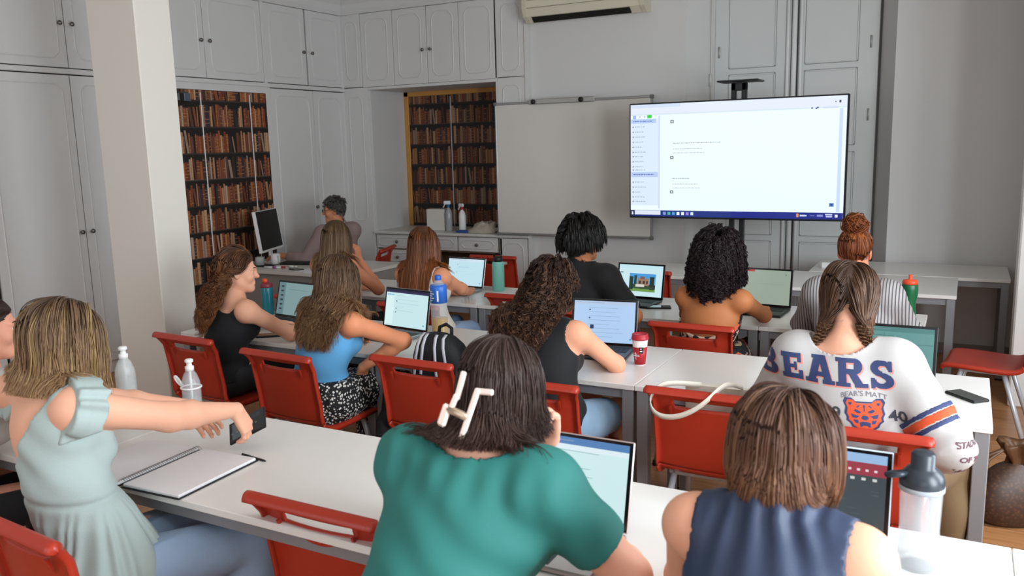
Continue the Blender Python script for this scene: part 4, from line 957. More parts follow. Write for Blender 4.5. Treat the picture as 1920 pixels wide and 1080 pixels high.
def ik(S, Wp, l1, l2, hint):
    d = Wp-S; L = np.linalg.norm(d); mx = (l1+l2)*.995
    if L > mx: Wp = S+d/L*mx; d = Wp-S; L = mx
    L = max(L, abs(l1-l2)+.02); u = d/np.linalg.norm(d); a = (l1*l1-l2*l2+L*L)/(2*L); h = math.sqrt(max(l1*l1-a*a, 0))
    hp = np.asarray(hint, float)-S; hp = hp-u*(hp@u); hp = unit(hp); return S+u*a+hp*h, Wp
def hand_prims(w, d, n, right, s=.93, curl=.45, spread=.06, thumb=.5, curls=None):
    """finger direction d, palm normal n; returns primitive list with small blend"""
    d = unit(d); n = unit(np.asarray(n, float)-d*(np.asarray(n, float)@d)); t = np.cross(n, d)*(-1 if right else 1)
    P = []; ko = [.032, .011, -.010, -.030]; kl = [.086, .090, .086, .078]; fl = [.072, .080, .074, .058]
    for i in range(4):
        k = w+(d*kl[i]+t*ko[i])*s; P.append((cap(w+(d*.006+t*ko[i]*.55)*s, k, .0135*s, .0115*s), .012))
        c = curl if curls is None else curls[i]; ang = 0; p = k; dirs = unit(d+t*spread*(1.5-i)*.8)
        for j, (fr, rr) in enumerate(((.45, .0088), (.30, .0080), (.25, .0070))):
            ang += c*(.75, 1.1, .8)[j]; q = p+(dirs*math.cos(ang)+n*math.sin(ang))*fl[i]*fr*s
            P.append((cap(p, q, (rr+.0006)*s, rr*s), .004)); p = q
    P.append((ell(w+d*.045*s-n*.0*s, np.stack([d, t, n]), A3(.05, .036, .014)*s), .012))
    b = w+(d*.022+t*.026+n*.006)*s; P.append((cap(w+(d*.012+t*.012)*s, b, .014*s, .015*s), .012))
    td = unit(d*.62+t*.72+n*(.15+.5*thumb)); p = b+td*.040*s; P.append((cap(b, p, .0130*s, .0105*s), .008))
    td2 = unit(d*.85+t*(.35-.5*thumb)+n*(.2+.5*thumb)); P.append((cap(p, p+td2*.030*s, .0100*s, .0082*s), .005))
    return P
SKINS = {}
def skin(hexc):
    if hexc not in SKINS: SKINS[hexc] = mat('skin_'+hexc.lstrip('#'), hexc, .55, bump=.03, bscale=220, var=.06, vscale=9, sss=.12, spec=.3)
    return SKINS[hexc]
HAIRM = attr_mat('hair_strands', .45, spec=.3)
class Fig: pass
def figure(label, P, yaw, H, hyaw, hpitch=0.0, hroll=0.0, s=1.0, wf=1.0, syaw=None, skin_c='#d9a184', hands=None, elbows=None, knees=None, ankles=None,
           curve=.035, male=False, h=.007, sw=.158, shl=None, eyes=True, cat='person', armw=1.0, nb=(.03, .052), bust=1.0):
    """skeleton + fields of a seated person; P pelvis floor point (x,y), H centre of head"""
    g = Fig(); g.label = label; up = A3(0, 0, 1); g.h = h; g.s = s
    F = A3(-math.sin(yaw), math.cos(yaw), 0); R = A3(math.cos(yaw), math.sin(yaw), 0)
    sy = yaw if syaw is None else syaw; Fs = A3(-math.sin(sy), math.cos(sy), 0); Rs = A3(math.cos(sy), math.sin(sy), 0)
    hf = A3(-math.sin(hyaw)*math.cos(hpitch), math.cos(hyaw)*math.cos(hpitch), -math.sin(hpitch)); hr = A3(math.cos(hyaw), math.sin(hyaw), 0); hu = np.cross(hr, hf)
    hr, hu = hr*math.cos(hroll)-hu*math.sin(hroll), hu*math.cos(hroll)+hr*math.sin(hroll)
    Hc = A3(*H); g.H, g.hf, g.hr, g.hu = Hc, hf, hr, hu; hs = .93*s*(1.04 if male else 1.0); g.hs = hs
    Pv = A3(P[0], P[1], .565); N = Hc-hu*.105*s-Fs*nb[0]-up*nb[1]*s+Rs*(nb[2] if len(nb) > 2 else 0)
    Ax = unit(N-Pv); g.P, g.N, g.Ax, g.F, g.R, g.Fs, g.Rs = Pv, N, Ax, F, R, Fs, Rs
    Fn = unit(Fs-Ax*(Fs@Ax)); g.Fn = Fn
    Sc = N-Ax*.045*s; M = (Pv+up*.03)*.5+Sc*.5-Fn*curve*.6; sw = sw*s*(1.12 if male else 1.0)
    Sh = {'L': Sc-Rs*sw, 'R': Sc+Rs*sw}
    if shl:
        for k in shl: Sh[k] = Sh[k]+A3(*shl[k])
    l1, l2 = .285*s, .25*s; g.E = {}; g.W = {}
    hands = hands or {}; elbows = elbows or {}
    for k, sg in (('L', -1), ('R', 1)):
        hd = hands.get(k) or dict(p=tuple(Pv+F*.38+R*sg*.14+up*.20), d=tuple(F), n=(0, 0, -1))
        hint = elbows.get(k); hint = A3(*hint) if hint is not None else Sh[k]+Rs*sg*.25-up*.3-Fs*.05
        g.E[k], g.W[k] = ik(Sh[k], A3(*hd['p']), l1, l2, hint); hands[k] = hd
    g.Sh = Sh; g.hands = hands
    Kn = {'L': Pv-R*.13+F*.43+up*-.02, 'R': Pv+R*.13+F*.43+up*-.02}
    if knees:
        for k in knees: Kn[k] = A3(*knees[k])
    An = {k: A3(Kn[k][0], Kn[k][1], .085)-F*.04 for k in Kn}
    if ankles:
        for k in ankles: An[k] = A3(*ankles[k])
    g.Kn, g.An = Kn, An
    pts = np.array([Pv, N, Hc, *Kn.values(), *An.values(), *g.E.values(), *g.W.values(), *Sh.values()])
    lo = pts.min(0)-.16; hi = pts.max(0)+.16; lo[2] = -.01; hi[2] = Hc[2]+.05
    G = Grid(lo, hi, h); g.G = G; T, PL, LG, FT = G.new(), G.new(), G.new(), G.new(); AR = {'L': G.new(), 'R': G.new()}
    cr = wf*s
    # torso
    Z3 = np.stack([R, F, up]); C3 = np.stack([Rs, Fn, np.cross(Rs, Fn)])
    for A in (T, PL):
        G.add(A, ell(Pv+up*.015, Z3, A3(.165, .125, .12)*cr), .03)
        for sg in (-1, 1): G.add(A, ell(Pv-F*.045+R*sg*.075-up*.025, Z3, A3(.092, .105, .088)*cr), .03)
    G.add(T, ecap(Pv+up*.06, M, .142*cr, .122*cr, Fn, .76), .04)
    G.add(T, ecap(M, Sc-Ax*.085, .125*cr, .128*cr+(.012 if male else 0), Fn, .74), .04)
    G.add(T, ell(Sc-Ax*.11-Fn*.012, C3, A3(.150*cr, .088*cr, .125)), .04)
    G.add(T, cap(Sc-Rs*sw*.82, Sc+Rs*sw*.82, .050*s*(.6+.4*wf)), .045)
    for sg in (-1, 1):
        G.add(T, cap(N+up*.012-Fn*.01, Sc+Rs*sg*sw*.72+up*.006, .040*s, .040*s), .04)
        if not male: G.add(T, ell(M*.35+Sc*.65+Fn*.075*cr+Rs*sg*.072*cr-Ax*.05, C3, A3(.064, .055*bust, .064)*cr), .03)
    NK = cap(N-Ax*.02, Hc-hf*.022-hu*.05, (.056 if male else .050)*s, (.054 if male else .047)*s)
    G.add(T, NK, .04)
    # limbs
    for k in 'LR':
        A = AR[k]; S, E, Wp = Sh[k], g.E[k], g.W[k]; aw = s*armw*(1.12 if male else 1)
        G.add(A, ell(S-up*.006, np.eye(3), A3(.051, .051, .054)*aw), .04); G.add(A, cap(S, E, .048*aw, .038*aw), .03)
        G.add(A, cap(E, E*.72+Wp*.28, .037*aw, .039*aw), .03); G.add(A, cap(E*.72+Wp*.28, Wp, .038*aw, .0245*s), .02)
        hip = Pv+R*(.085 if k == 'R' else -.085)-up*.005+F*.02
        for B in (LG,): G.add(B, cap(hip, Kn[k], .090*cr, .058*s), .03); G.add(B, cap(Kn[k], An[k], .056*s, .040*s), .03); G.add(B, ell(Kn[k]*.68+An[k]*.32-F*.02, np.eye(3), A3(.052, .055, .1)*s), .03)
        ft = unit(A3(F[0], F[1], 0)); toe = A3(An[k][0], An[k][1], .035)+ft*.15
        G.add(FT, cap(A3(An[k][0], An[k][1], .04)-ft*.04, toe, .038, .032), .02); G.add(FT, cap(An[k], A3(An[k][0], An[k][1], .045), .041*s), .02)
    g.T, g.PL, g.LG, g.AR, g.FT = T, PL, LG, AR, FT
    B = smin(T, LG, .03)
    for k in 'LR': B = smin(B, AR[k], .035)
    B = smin(B, FT, .02); g.B = B
    X, Y, Z = G.xyz(); g.XYZ = (X, Y, Z)
    ta = lambda o, d: ((X-o[0])*d[0]+(Y-o[1])*d[1]+(Z-o[2])*d[2]); g.along = ta
    # cut body at mid neck, head gets its own finer grid
    nm = N*.45+(Hc-hf*.022-hu*.05)*.55; ndir = unit(Hc-hu*.05-N)
    Bb = np.maximum(B, np.minimum(ta(nm, ndir)-.006, .115*s-np.sqrt((X-nm[0])**2+(Y-nm[1])**2+(Z-nm[2]-.02)**2)).astype(np.float32))
    V, Fc = G.mesh(Bb); parts = [(V, Fc)]
    # head
    ext = .17*hs; G2 = Grid(Hc-ext, Hc+ext, .0034 if h < .0075 else .0045); D = G2.new(); hp = lambda x, y, z: Hc+(hr*x+hf*y+hu*z)*hs
    HR = np.stack([hr, hf, hu]); g.hp = hp; g.HR = HR
    cran = ell(hp(0, -.014, .034), HR, A3(.0745, .095, .088)*hs); g.cran = cran
    G2.add(D, cran, .02); G2.add(D, ell(hp(0, .026, -.036), HR, A3(.057, .060, .080)*hs), .03)
    G2.add(D, cap(hp(-.012, .064, -.099), hp(.012, .064, -.099), .019*hs), .025)
    for sg in (-1, 1):
        G2.add(D, cap(hp(sg*.050, .002, -.062), hp(sg*.012, .060, -.098), .016*hs, .016*hs), .025)
        G2.add(D, ell(hp(sg*.038, .058, -.030), HR, A3(.026, .024, .026)*hs), .02)
        G2.add(D, cap(hp(sg*.012, .085, .020), hp(sg*.042, .070, .020), .010*hs, .009*hs), .016)
        G2.add(D, ell(hp(sg*.032, .100, .000), HR, A3(.017, .017, .012)*hs), .012, sub=True)
        G2.add(D, ell(hp(sg*.031, .0705, .001), HR, A3(.0145, .0150, .0135)*hs), .005); G2.add(D, ell(hp(sg*.031, .086, .0005), HR, A3(.0125, .012, .0052)*hs), .003, sub=True)
        G2.add(D, ell(hp(sg*.073, -.008, -.006), np.stack([hr*.94+hf*sg*.34, hf*.94-hr*sg*.34, hu]), A3(.008, .019, .032)*hs), .008)
        G2.add(D, ell(hp(sg*.082, -.004, -.002), HR, A3(.007, .010, .016)*hs), .004, sub=True)
    G2.add(D, cap(hp(0, .084, .014), hp(0, .099, -.026), .008*hs, .010*hs), .014); G2.add(D, ell(hp(0, .101, -.030), HR, A3(.014, .013, .010)*hs), .010)
    for zz, rr in ((-.060, .0075), (-.070, .0085)): G2.add(D, cap(hp(-.018, .082, zz), hp(.018, .082, zz), rr*hs), .008)
    G2.add(D, cap(hp(-.022, .092, -.065), hp(.022, .092, -.065), .0025*hs), .004, sub=True)
    G2.add(D, NK, .03)
    x2, y2, z2 = G2.xyz(); D = np.maximum(D, -((x2-nm[0])*ndir[0]+(y2-nm[1])*ndir[1]+(z2-nm[2])*ndir[2]+.006).astype(np.float32))
    parts.append(G2.mesh(D)); g.headD, g.headG = D, G2
    # hands
    for k in 'LR':
        hd = hands[k]; Wp = g.W[k]; pr = hand_prims(Wp, hd.get('d', F), hd.get('n', (0, 0, -1)), k == 'R', .95*s*(1.08 if male else 1), hd.get('curl', .3), hd.get('spread', .08), hd.get('thumb', .3), hd.get('curls'))
        los = np.array([p[0][1] for p in pr]).min(0); his = np.array([p[0][2] for p in pr]).max(0)
        fa = unit(Wp-g.E[k]); st = Wp-fa*.03; G3 = Grid(np.minimum(los, st-.03)-.006, np.maximum(his, st+.03)+.006, .003 if h < .0075 else .004); D3 = G3.new()
        for p, kk in pr: G3.add(D3, p, kk)
        G3.add(D3, cap(Wp-fa*.09, Wp, .0245*s+.035*.06*s, .0245*s), .015); x3, y3, z3 = G3.xyz()
        D3 = np.maximum(D3, -((x3-st[0])*fa[0]+(y3-st[1])*fa[1]+(z3-st[2])*fa[2]).astype(np.float32)); parts.append(G3.mesh(D3))
    g.base = A3(P[0], P[1], 0); t = thing('person', label, cat, tuple(g.base)); g.t = t; g.skin = skin(skin_c)
    n = 0; VV = []; FF = []
    for V, Fc in parts:
        if len(V): VV.append(V); FF.append(Fc+n); n += len(V)
    npmesh('body', np.concatenate(VV), np.concatenate(FF), g.skin, t, base=g.base)
    if eyes:
        for sg in (-1, 1):
            c = hp(sg*.031, .0705, .001)-g.base; rr = .0125*hs
            e = MB().lathe([(rr*math.sin(a), -rr*math.cos(a)) for a in np.linspace(0, PI, 11)], tuple(c), 16).build('eye', mat('eye_white', '#e6e2dc', .15), t, True)
            b = c+hf*rr*.93; ir = MB(); ir.T = (np.stack([hr, hu, hf], 1), b); ir.lathe([(.001, .0012*hs), (.0055*hs, .0008*hs), (.0058*hs, -.002)], (0, 0, 0), 14); ir.build('iris', mat('eye_brown', '#3a2416', .1), e, True)
            bw = MB(); bw.tube([hp(sg*x, y, z)-g.base for x, y, z in ((.014, .0945, .021), (.028, .0905, .026), (.043, .080, .024))], [.0022, .0026, .0014], 6); bw.build('eyebrow', mat('brow_brown', '#3c281b', .7), t, True)
    return g
def cloth(g, name, m, field, cuts, t=.008, wr=.0, wsc=22, seed=1, label=None, k=None, extra=None):
    """field inflated by t, intersected with cut fields (each <0 inside the cloth)"""
    X, Y, Z = g.XYZ; A = field-np.float32(t)
    if wr: A = A-(wr*smooth_noise(X, Y, Z, wsc, seed)).astype(np.float32)
    if extra is not None: A = A-extra.astype(np.float32)
    for c in cuts: A = np.maximum(A, c.astype(np.float32))
    V, F = g.G.mesh(A)
    if not len(V): print('EMPTY', name); return None
    o = npmesh(name, V, F, m, g.t, base=g.base)
    if label: o['label'] = label
    g.last = A; return o
def plane(g, o, d): return g.along(np.asarray(o), unit(np.asarray(d)))           # <0 behind the plane
def ballout(g, c, r):                                                        # <0 outside the ball
    X, Y, Z = g.XYZ; return r-np.sqrt((X-c[0])**2+(Y-c[1])**2+(Z-c[2])**2)
def cylout(g, c, d, r, sx=1.0, ax=None):
    """<0 outside an infinite cylinder of axis d"""
    X, Y, Z = g.XYZ; d = unit(d); x, y, z = X-c[0], Y-c[1], Z-c[2]; t = x*d[0]+y*d[1]+z*d[2]; x, y, z = x-d[0]*t, y-d[1]*t, z-d[2]*t
    if ax is not None: w = (x*ax[0]+y*ax[1]+z*ax[2]); return r-np.sqrt(np.maximum(x*x+y*y+z*z-w*w, 0)+(w*sx)**2)
    return r-np.sqrt(x*x+y*y+z*z)
def sleeve(g, k, frac, fore=0.0):
    """arm field cut along the arm; frac of the upper arm (1 = to elbow), fore = fraction of the forearm"""
    S, E, W_ = g.Sh[k], g.E[k], g.W[k]
    if fore > 0: o = E+(W_-E)*fore; d = W_-E; A = np.maximum(g.AR[k], np.where(g.along(E, unit(E-S)+unit(W_-E)) > -.06, g.along(o, unit(d)), -1))
    else: o = S+(E-S)*frac; A = np.maximum(g.AR[k], g.along(o, unit(E-S)))
    return A.astype(np.float32)
def pants(g, m, name='trousers', leg=1.0, waist=.07, t=.010, wr=.004, seed=3, loose=0.0, fore=None):
    f = smin(g.PL, g.LG, .03); cuts = [plane(g, g.P+A3(0, 0, waist), (0, 0, 1)+g.Ax*0.3)]
    c = -np.ones(1)
    if leg < 1:
        for k in 'LR': cuts.append(np.maximum(-1, 0)*0-1+0*g.XYZ[2])
        d = plane(g, g.P+g.F*(.02+.41*leg), g.F); cuts.append(d)
    else: cuts.append(.10-g.XYZ[2]+0*f)
    return cloth(g, name, m, f, cuts, t+loose, wr, 26, seed)
def shoes(g, m):
    return cloth(g, 'shoes', m, g.FT, [g.XYZ[2]-.115+0*g.FT], .006)
# ---------------------------------------------------------------- hair
def strands_mesh(g, name, paths, rad, cols, m=None, n=3, label=None, taper=.75):
    """paths N x M x 3, rad N, cols (root N x 3, tip N x 3) -> one mesh of tapering tubes"""
    N, M = paths.shape[:2]; T = np.gradient(paths, axis=1); T /= np.linalg.norm(T, axis=2, keepdims=True)+1e-9
    ref = np.where(np.abs(T[..., 2:3]) < .9, A3(0, 0, 1), A3(1, 0, 0)); u = np.cross(ref, T); u /= np.linalg.norm(u, axis=2, keepdims=True)+1e-9; w = np.cross(T, u)
    tt = np.linspace(0, 1, M); pr = np.minimum(1, .55+tt*4)*(1-taper*np.clip((tt-.55)/.45, 0, 1)**1.5); R = rad[:, None]*pr[None]
    V = np.zeros((N, M, n, 3), np.float32)
    for j in range(n):
        a = 2*PI*j/n; V[:, :, j] = paths+R[..., None]*(u*math.cos(a)+w*math.sin(a))
    C = (cols[0][:, None]*(1-tt[None, :, None])+cols[1][:, None]*tt[None, :, None]); C = np.repeat(C[:, :, None], n, 2)
    base = (np.arange(N)*M*n)[:, None, None]; i = np.arange(M-1)[None, :, None]*n; j = np.arange(n)[None, None, :]; j2 = (j+1) % n
    q = np.stack([base+i+j, base+i+j2, base+i+n+j2, base+i+n+j], -1).reshape(-1, 4)
    o = npmesh(name, V.reshape(-1, 3), q, m or HAIRM, g.t, colors=C.reshape(-1, 3).astype(np.float32), base=g.base)
    if label: o['label'] = label
    return o
def collider(g, cloth_t=.012):
    pr = [ell(g.hp(0, -.012, .03), g.HR, A3(.076, .097, .090)*g.hs), ell(g.hp(0, .026, -.034), g.HR, A3(.058, .060, .080)*g.hs), ell(g.hp(0, -.02, -.03), g.HR, A3(.066, .07, .06)*g.hs)]
    def f(P):
        X, Y, Z = P[:, 0], P[:, 1], P[:, 2]; d = pr[0][0](X, Y, Z)
        for p in pr[1:]: d = smin(d, p[0](X, Y, Z), .03)
        q = g.G.sample(g.B, P)-cloth_t; ins = ((P > g.G.lo+.01) & (P < g.G.lo+g.G.h*(g.G.n-2)-.01)).all(1)
        return np.minimum(d, np.where(ins, q, 1))
    return f
def scalp(g, N, rng, hl=.03, back=.0):
    d = rng.standard_normal((N*6, 3)); d /= np.linalg.norm(d, axis=1, keepdims=True)
    q = A3(0, -.014, .034)+d*A3(.0745, .095, .088); keep = (q[:, 1]*.8-(q[:, 2]-.03)*.9 < hl) & (q[:, 2] > -.075+back)
    keep &= ~((np.abs(q[:, 0]) > .055) & (q[:, 2] < .0) & (q[:, 1] > -.02)); q = q[keep][:N]; return q
def hair_down(g, name, zend, root_c, tip_c, N=220, kids=10, seed=0, off=(.004, .018), a=.9, b=.55, part=.0, grav=.55, bias=(0, -.12, 0), wave=0.0, wl=.06, curl=0.0, clump=.010, clump_tip=.006,
              rad=.0016, steps=70, step=.0075, zr=.03, flick=0.0, M=22, spreadz=None, tie=None, cap_c=None, inner=0.0, colvar=.25, hl=.03, side_fwd=0.0, maxlen=1.0, streak=None, lift=0.0, behind_ear=False, stop=None, puff=0.0, rmax=.17, wstart=.05):
    rng = np.random.default_rng(seed+100); q = scalp(g, N, rng, hl); N = len(q); hp = lambda q: g.H+(q[:, :1]*g.hr+q[:, 1:2]*g.hf+q[:, 2:]*g.hu)*g.hs
    P = hp(q); nrm = (q-A3(0, -.014, .034))/A3(.0745, .095, .088)**2; nrm /= np.linalg.norm(nrm, axis=1, keepdims=True)
    lw = np.clip((q[:, 1]+.06)/.07, 0, 1); x_ = q[:, 0]-part; lat = x_/(np.abs(x_)+.008)
    v = np.stack([lat*a*lw+.35*lat*np.minimum(np.abs(x_)/.05, 1)*(1-lw), -b*np.ones(N), -.35-.9*(1-lw)], 1)
    v[:, 1] += side_fwd*np.clip(q[:, 1]/.08, 0, 1)
    v = v-nrm*(v*nrm).sum(1, keepdims=True)+nrm*lift; v /= np.linalg.norm(v, axis=1, keepdims=True)
    D = v[:, :1]*g.hr+v[:, 1:2]*g.hf+v[:, 2:]*g.hu
    col = collider(g); o = off[0]+(off[1]-off[0])*rng.random(N); path = [P+ (nrm[:, :1]*g.hr+nrm[:, 1:2]*g.hf+nrm[:, 2:]*g.hu)*.001]; P = path[0].copy()
    bw = g.hr*bias[0]+g.hf*bias[1]+A3(0, 0, bias[2]); ze = zend+zr*(rng.random(N)-.5)*2
    if spreadz is not None: ze = ze+spreadz(q)
    rng0 = rng.random(N); alive = np.ones(N, bool); length = np.zeros(N); Ls = maxlen*(.85+.3*rng.random(N))
    for it in range(steps):
        rel = (P-g.H)@np.stack([g.hr, g.hf, g.hu], 1)/g.hs
        below = np.clip((-.02-rel[:, 2])/.05, 0, 1)[:, None]
        D2 = D+A3(0, 0, -1)*grav*(.28+.72*below)+bw*below
        if inner: D2 = D2-(rel[:, :1]*g.hr)*below*inner
        if behind_ear:
            sd = (np.abs(rel[:, 0]) > .05) & (rel[:, 2] < .03) & (rel[:, 1] > -.045); D2 = D2-g.hf*(sd*.9)[:, None]
        if tie is not None: # gather points towards a tie point
            tp = tie(q); to = tp-P; dist = np.linalg.norm(to, axis=1, keepdims=True); D2 = np.where(dist > .03, D2*.4+to/(dist+1e-6)*1.0, D2)
        D2 /= np.linalg.norm(D2, axis=1, keepdims=True); Pn = P+D2*step
        oo = o*min(1, .15+it/9)*(1+puff*below[:, 0]); d = col(Pn); bad = d < oo; Dn = D2.copy()
        if bad.any():
            e = .004; Pb = Pn[bad]; gr = np.stack([col(Pb+A3(e, 0, 0))-d[bad], col(Pb+A3(0, e, 0))-d[bad], col(Pb+A3(0, 0, e))-d[bad]], 1); gr /= np.linalg.norm(gr, axis=1, keepdims=True)+1e-9
            Pn[bad] = Pb+gr*np.minimum(oo[bad]-d[bad], .012)[:, None]; db = D2[bad]; Dn[bad] = db-gr*np.minimum((db*gr).sum(1, keepdims=True), 0)
        D = Dn/(np.linalg.norm(Dn, axis=1, keepdims=True)+1e-9)
        Pn[~alive] = P[~alive]; length += np.where(alive, step, 0); P = Pn; path.append(P.copy()); alive &= (P[:, 2] > ze) & (length < Ls) & ~((np.linalg.norm((P-g.H)[:, :2], axis=1) > rmax*(.9+.2*rng0)) & (P[:, 2] < g.H[2]-.08))
        if stop is not None: alive &= ~(bad & (P[:, 2] < g.N[2]+stop) & (np.linalg.norm((P-g.H)[:, :2], axis=1) > .065))
        if not alive.any(): break
    path = np.stack(path, 1)
    # resample by arc length
    seg = np.linalg.norm(np.diff(path, axis=1), axis=2); cum = np.concatenate([np.zeros((N, 1)), np.cumsum(seg, 1)], 1); tt = np.linspace(0, 1, M); out = np.zeros((N, M, 3)); tot = cum[:, -1]
    for i in range(N):
        for c in range(3): out[i, :, c] = np.interp(tt*tot[i], cum[i]+np.arange(cum.shape[1])*1e-9, path[i, :, c])
    return finish_hair(g, name, out, tot, root_c, tip_c, kids, rng, wave, wl, curl, clump, clump_tip, rad, flick, colvar, cap_c, streak, wstart=wstart)
def finish_hair(g, name, out, tot, root_c, tip_c, kids, rng, wave, wl, curl, clump, clump_tip, rad, flick=0, colvar=.25, cap_c=None, streak=None, with_cap=True, taper=.75, wstart=.05):
    N, M = out.shape[:2]; tt = np.linspace(0, 1, M)
    for _ in range(2): out[:, 1:-1] = (out[:, :-2]+2*out[:, 1:-1]+out[:, 2:])/4
    T = np.gradient(out, axis=1); T /= np.linalg.norm(T, axis=2, keepdims=True)+1e-9
    rel = out-(g.H-g.hf*.01); rel = rel-T*(rel*T).sum(2, keepdims=True); nr = rel/(np.linalg.norm(rel, axis=2, keepdims=True)+1e-9); bi = np.cross(T, nr)
    gp = rng.random(N)*6.28; gf = .8+.5*rng.random(N)
    K = []; rr = []; cid = []
    for k in range(kids):
        r = np.sqrt(rng.random(N)); th = rng.random(N)*6.28; w = clump*(1-tt)+clump_tip*tt; ox = (r*np.cos(th))[:, None]*w[None]; oy = (r*np.sin(th))[:, None]*w[None]*.6
        p = out+bi*ox[..., None]+nr*oy[..., None]
        if wave or curl:
            s_ = tt[None]*tot[:, None]; ph = gp[:, None]+6.283*s_/(wl*gf[:, None])+.5*rng.standard_normal(N)[:, None]; am = np.clip((s_-wstart)/.10, 0, 1)
            p = p+bi*(am*wave*np.sin(ph))[..., None]+nr*(am*wave*.6*np.cos(ph*.93+.5))[..., None]
            if curl: p = p+bi*(am*curl*np.sin(ph*1.7+1.3*th[:, None]))[..., None]+nr*(am*curl*np.abs(np.cos(ph*1.7+1.3*th[:, None])))[..., None]
        if flick: p = p+nr*(flick*np.clip((tt-.75)/.25, 0, 1)**2)[None, :, None]*(.4+.9*rng.random(N))[:, None, None]
        K.append(p); rr.append(rad*(.7+.6*rng.random(N))); cid.append(np.arange(N))
    K = np.concatenate(K); rr = np.concatenate(rr); cid = np.concatenate(cid)
    base = (1-colvar/2+colvar*rng.random(N))[cid]*(1-.08+.16*rng.random(len(cid))); c0 = np.array(lin(root_c))[None]*base[:, None]; c1 = np.array(lin(tip_c))[None]*base[:, None]
    if streak:
        sm = rng.random(N)[cid] < streak[1]; sc = np.array(lin(streak[0])); c0 = np.where(sm[:, None], c0*.7+sc*.3, c0); c1 = np.where(sm[:, None], sc*base[:, None], c1)
    o = strands_mesh(g, name, K.astype(np.float32), rr, (c0, c1), taper=taper)
    if with_cap: hair_cap(g, o, cap_c or root_c)
    return o
def hair_cap(g, parent, c, grow=.006, hl=.03):
    G = g.headG; A = G.new(); G.add(A, ell(g.hp(0, -.014, .034), g.HR, A3(.0745, .095, .088)*g.hs+grow), .01)
    x, y, z = G.xyz(); rx, ry, rz = ((x-g.H[0])*v[0]+(y-g.H[1])*v[1]+(z-g.H[2])*v[2] for v in (g.hr, g.hf, g.hu))
    A = np.maximum(A, (ry*.8-(rz-.03*g.hs)*.9-hl*g.hs).astype(np.float32)); A = np.maximum(A, (-.078*g.hs-rz).astype(np.float32)+0*A)
    A = np.maximum(A, np.where((np.abs(rx) > .05*g.hs) & (rz < 0) & (ry > -.03*g.hs), .004, -1).astype(np.float32))
    V, F = G.mesh(A)
    if len(V): npmesh('scalp_hair', V, F, mat('hair_cap_'+c.lstrip('#'), c, .6, bump=.3, bscale=180), parent, base=g.base)
def decal(g, name, poly_pts_fn, A, origin, u, v, d, w, hgt, res, m, parent, off=.0015, bright=None):
    """grid of small quads laid on cloth field A by marching from origin plane along d; poly_pts_fn(U,V)->bool mask at cell centres"""
    nu, nv = int(w/res), int(hgt/res); us = (np.arange(nu+1)/nu-.5)*w; vs = (np.arange(nv+1)/nv-.5)*hgt; U, Vv = np.meshgrid(us, vs, indexing='ij')
    mk = poly_pts_fn((U[:-1, :-1]+U[1:, 1:])/2, (Vv[:-1, :-1]+Vv[1:, 1:])/2)
    P = origin+U.reshape(-1, 1)*u+Vv.reshape(-1, 1)*v; t = np.zeros(len(P)); best = np.full(len(P), np.nan); dn = unit(d); alive = np.ones(len(P), bool); prev = np.ones(len(P))
    for st in np.arange(0, .6, .004):
        f = g.G.sample(A, P+dn*st); hit = alive & (f < 0); best[hit] = st-.004*(1-np.clip(prev[hit]/(prev[hit]-f[hit]+1e-9), 0, 1)); alive &= ~hit; prev = np.where(alive, f, prev)
    Q = P+dn*(np.nan_to_num(best, nan=0)-off)[:, None]; ok = ~np.isnan(best)
    I = np.argwhere(mk); a = I[:, 0]*(nv+1)+I[:, 1]; F = np.stack([a, a+nv+1, a+nv+2, a+1], 1); F = F[ok[F].all(1)]
    ext = np.ptp(best[F], axis=1) if len(F) else np.zeros(0); F = F[ext < res*4]
    if not len(F): print('EMPTY decal', name); return None
    used, inv = np.unique(F, return_inverse=True)
    return npmesh(name, Q[used], inv.reshape(F.shape), m, parent, base=g.base)
def text_mask(txt, size, bold=0.0, spacing=1.0):
    cu = bpy.data.curves.new('lettering', 'FONT'); cu.body = txt; cu.size = size; cu.align_x = 'CENTER'; cu.resolution_u = 3; cu.offset = bold; cu.space_character = spacing
    o = bpy.data.objects.new('tmp_text', cu); COL.objects.link(o); dg = bpy.context.evaluated_depsgraph_get(); me = bpy.data.meshes.new_from_object(o.evaluated_get(dg))
    me.calc_loop_triangles(); V = np.array([v.co[:2] for v in me.vertices]); T = np.array([t.vertices[:] for t in me.loop_triangles])
    bpy.data.objects.remove(o); bpy.data.curves.remove(cu); bpy.data.meshes.remove(me)
    return V, T
def in_tris(V, T, U, W_):
    m = np.zeros(U.shape, bool)
    for t in T:
        a, b, c = V[t]; lo = np.minimum(np.minimum(a, b), c); hi = np.maximum(np.maximum(a, b), c)
        s_ = (U >= lo[0]) & (U <= hi[0]) & (W_ >= lo[1]) & (W_ <= hi[1])
        if not s_.any(): continue
        x, y = U[s_], W_[s_]; d = lambda p, q: (x-p[0])*(q[1]-p[1])-(y-p[1])*(q[0]-p[0]); e = [d(a, b), d(b, c), d(c, a)]
        m[s_] |= ((e[0] >= 0) & (e[1] >= 0) & (e[2] >= 0)) | ((e[0] <= 0) & (e[1] <= 0) & (e[2] <= 0))
    return m
def in_poly(poly, U, W_):
    m = np.zeros(U.shape, bool); n = len(poly)
    for i in range(n):
        x1, y1 = poly[i]; x2, y2 = poly[(i+1) % n]
        if y1 == y2: continue
        c = ((y1 > W_) != (y2 > W_)) & (U < (x2-x1)*(W_-y1)/(y2-y1)+x1); m ^= c
    return m
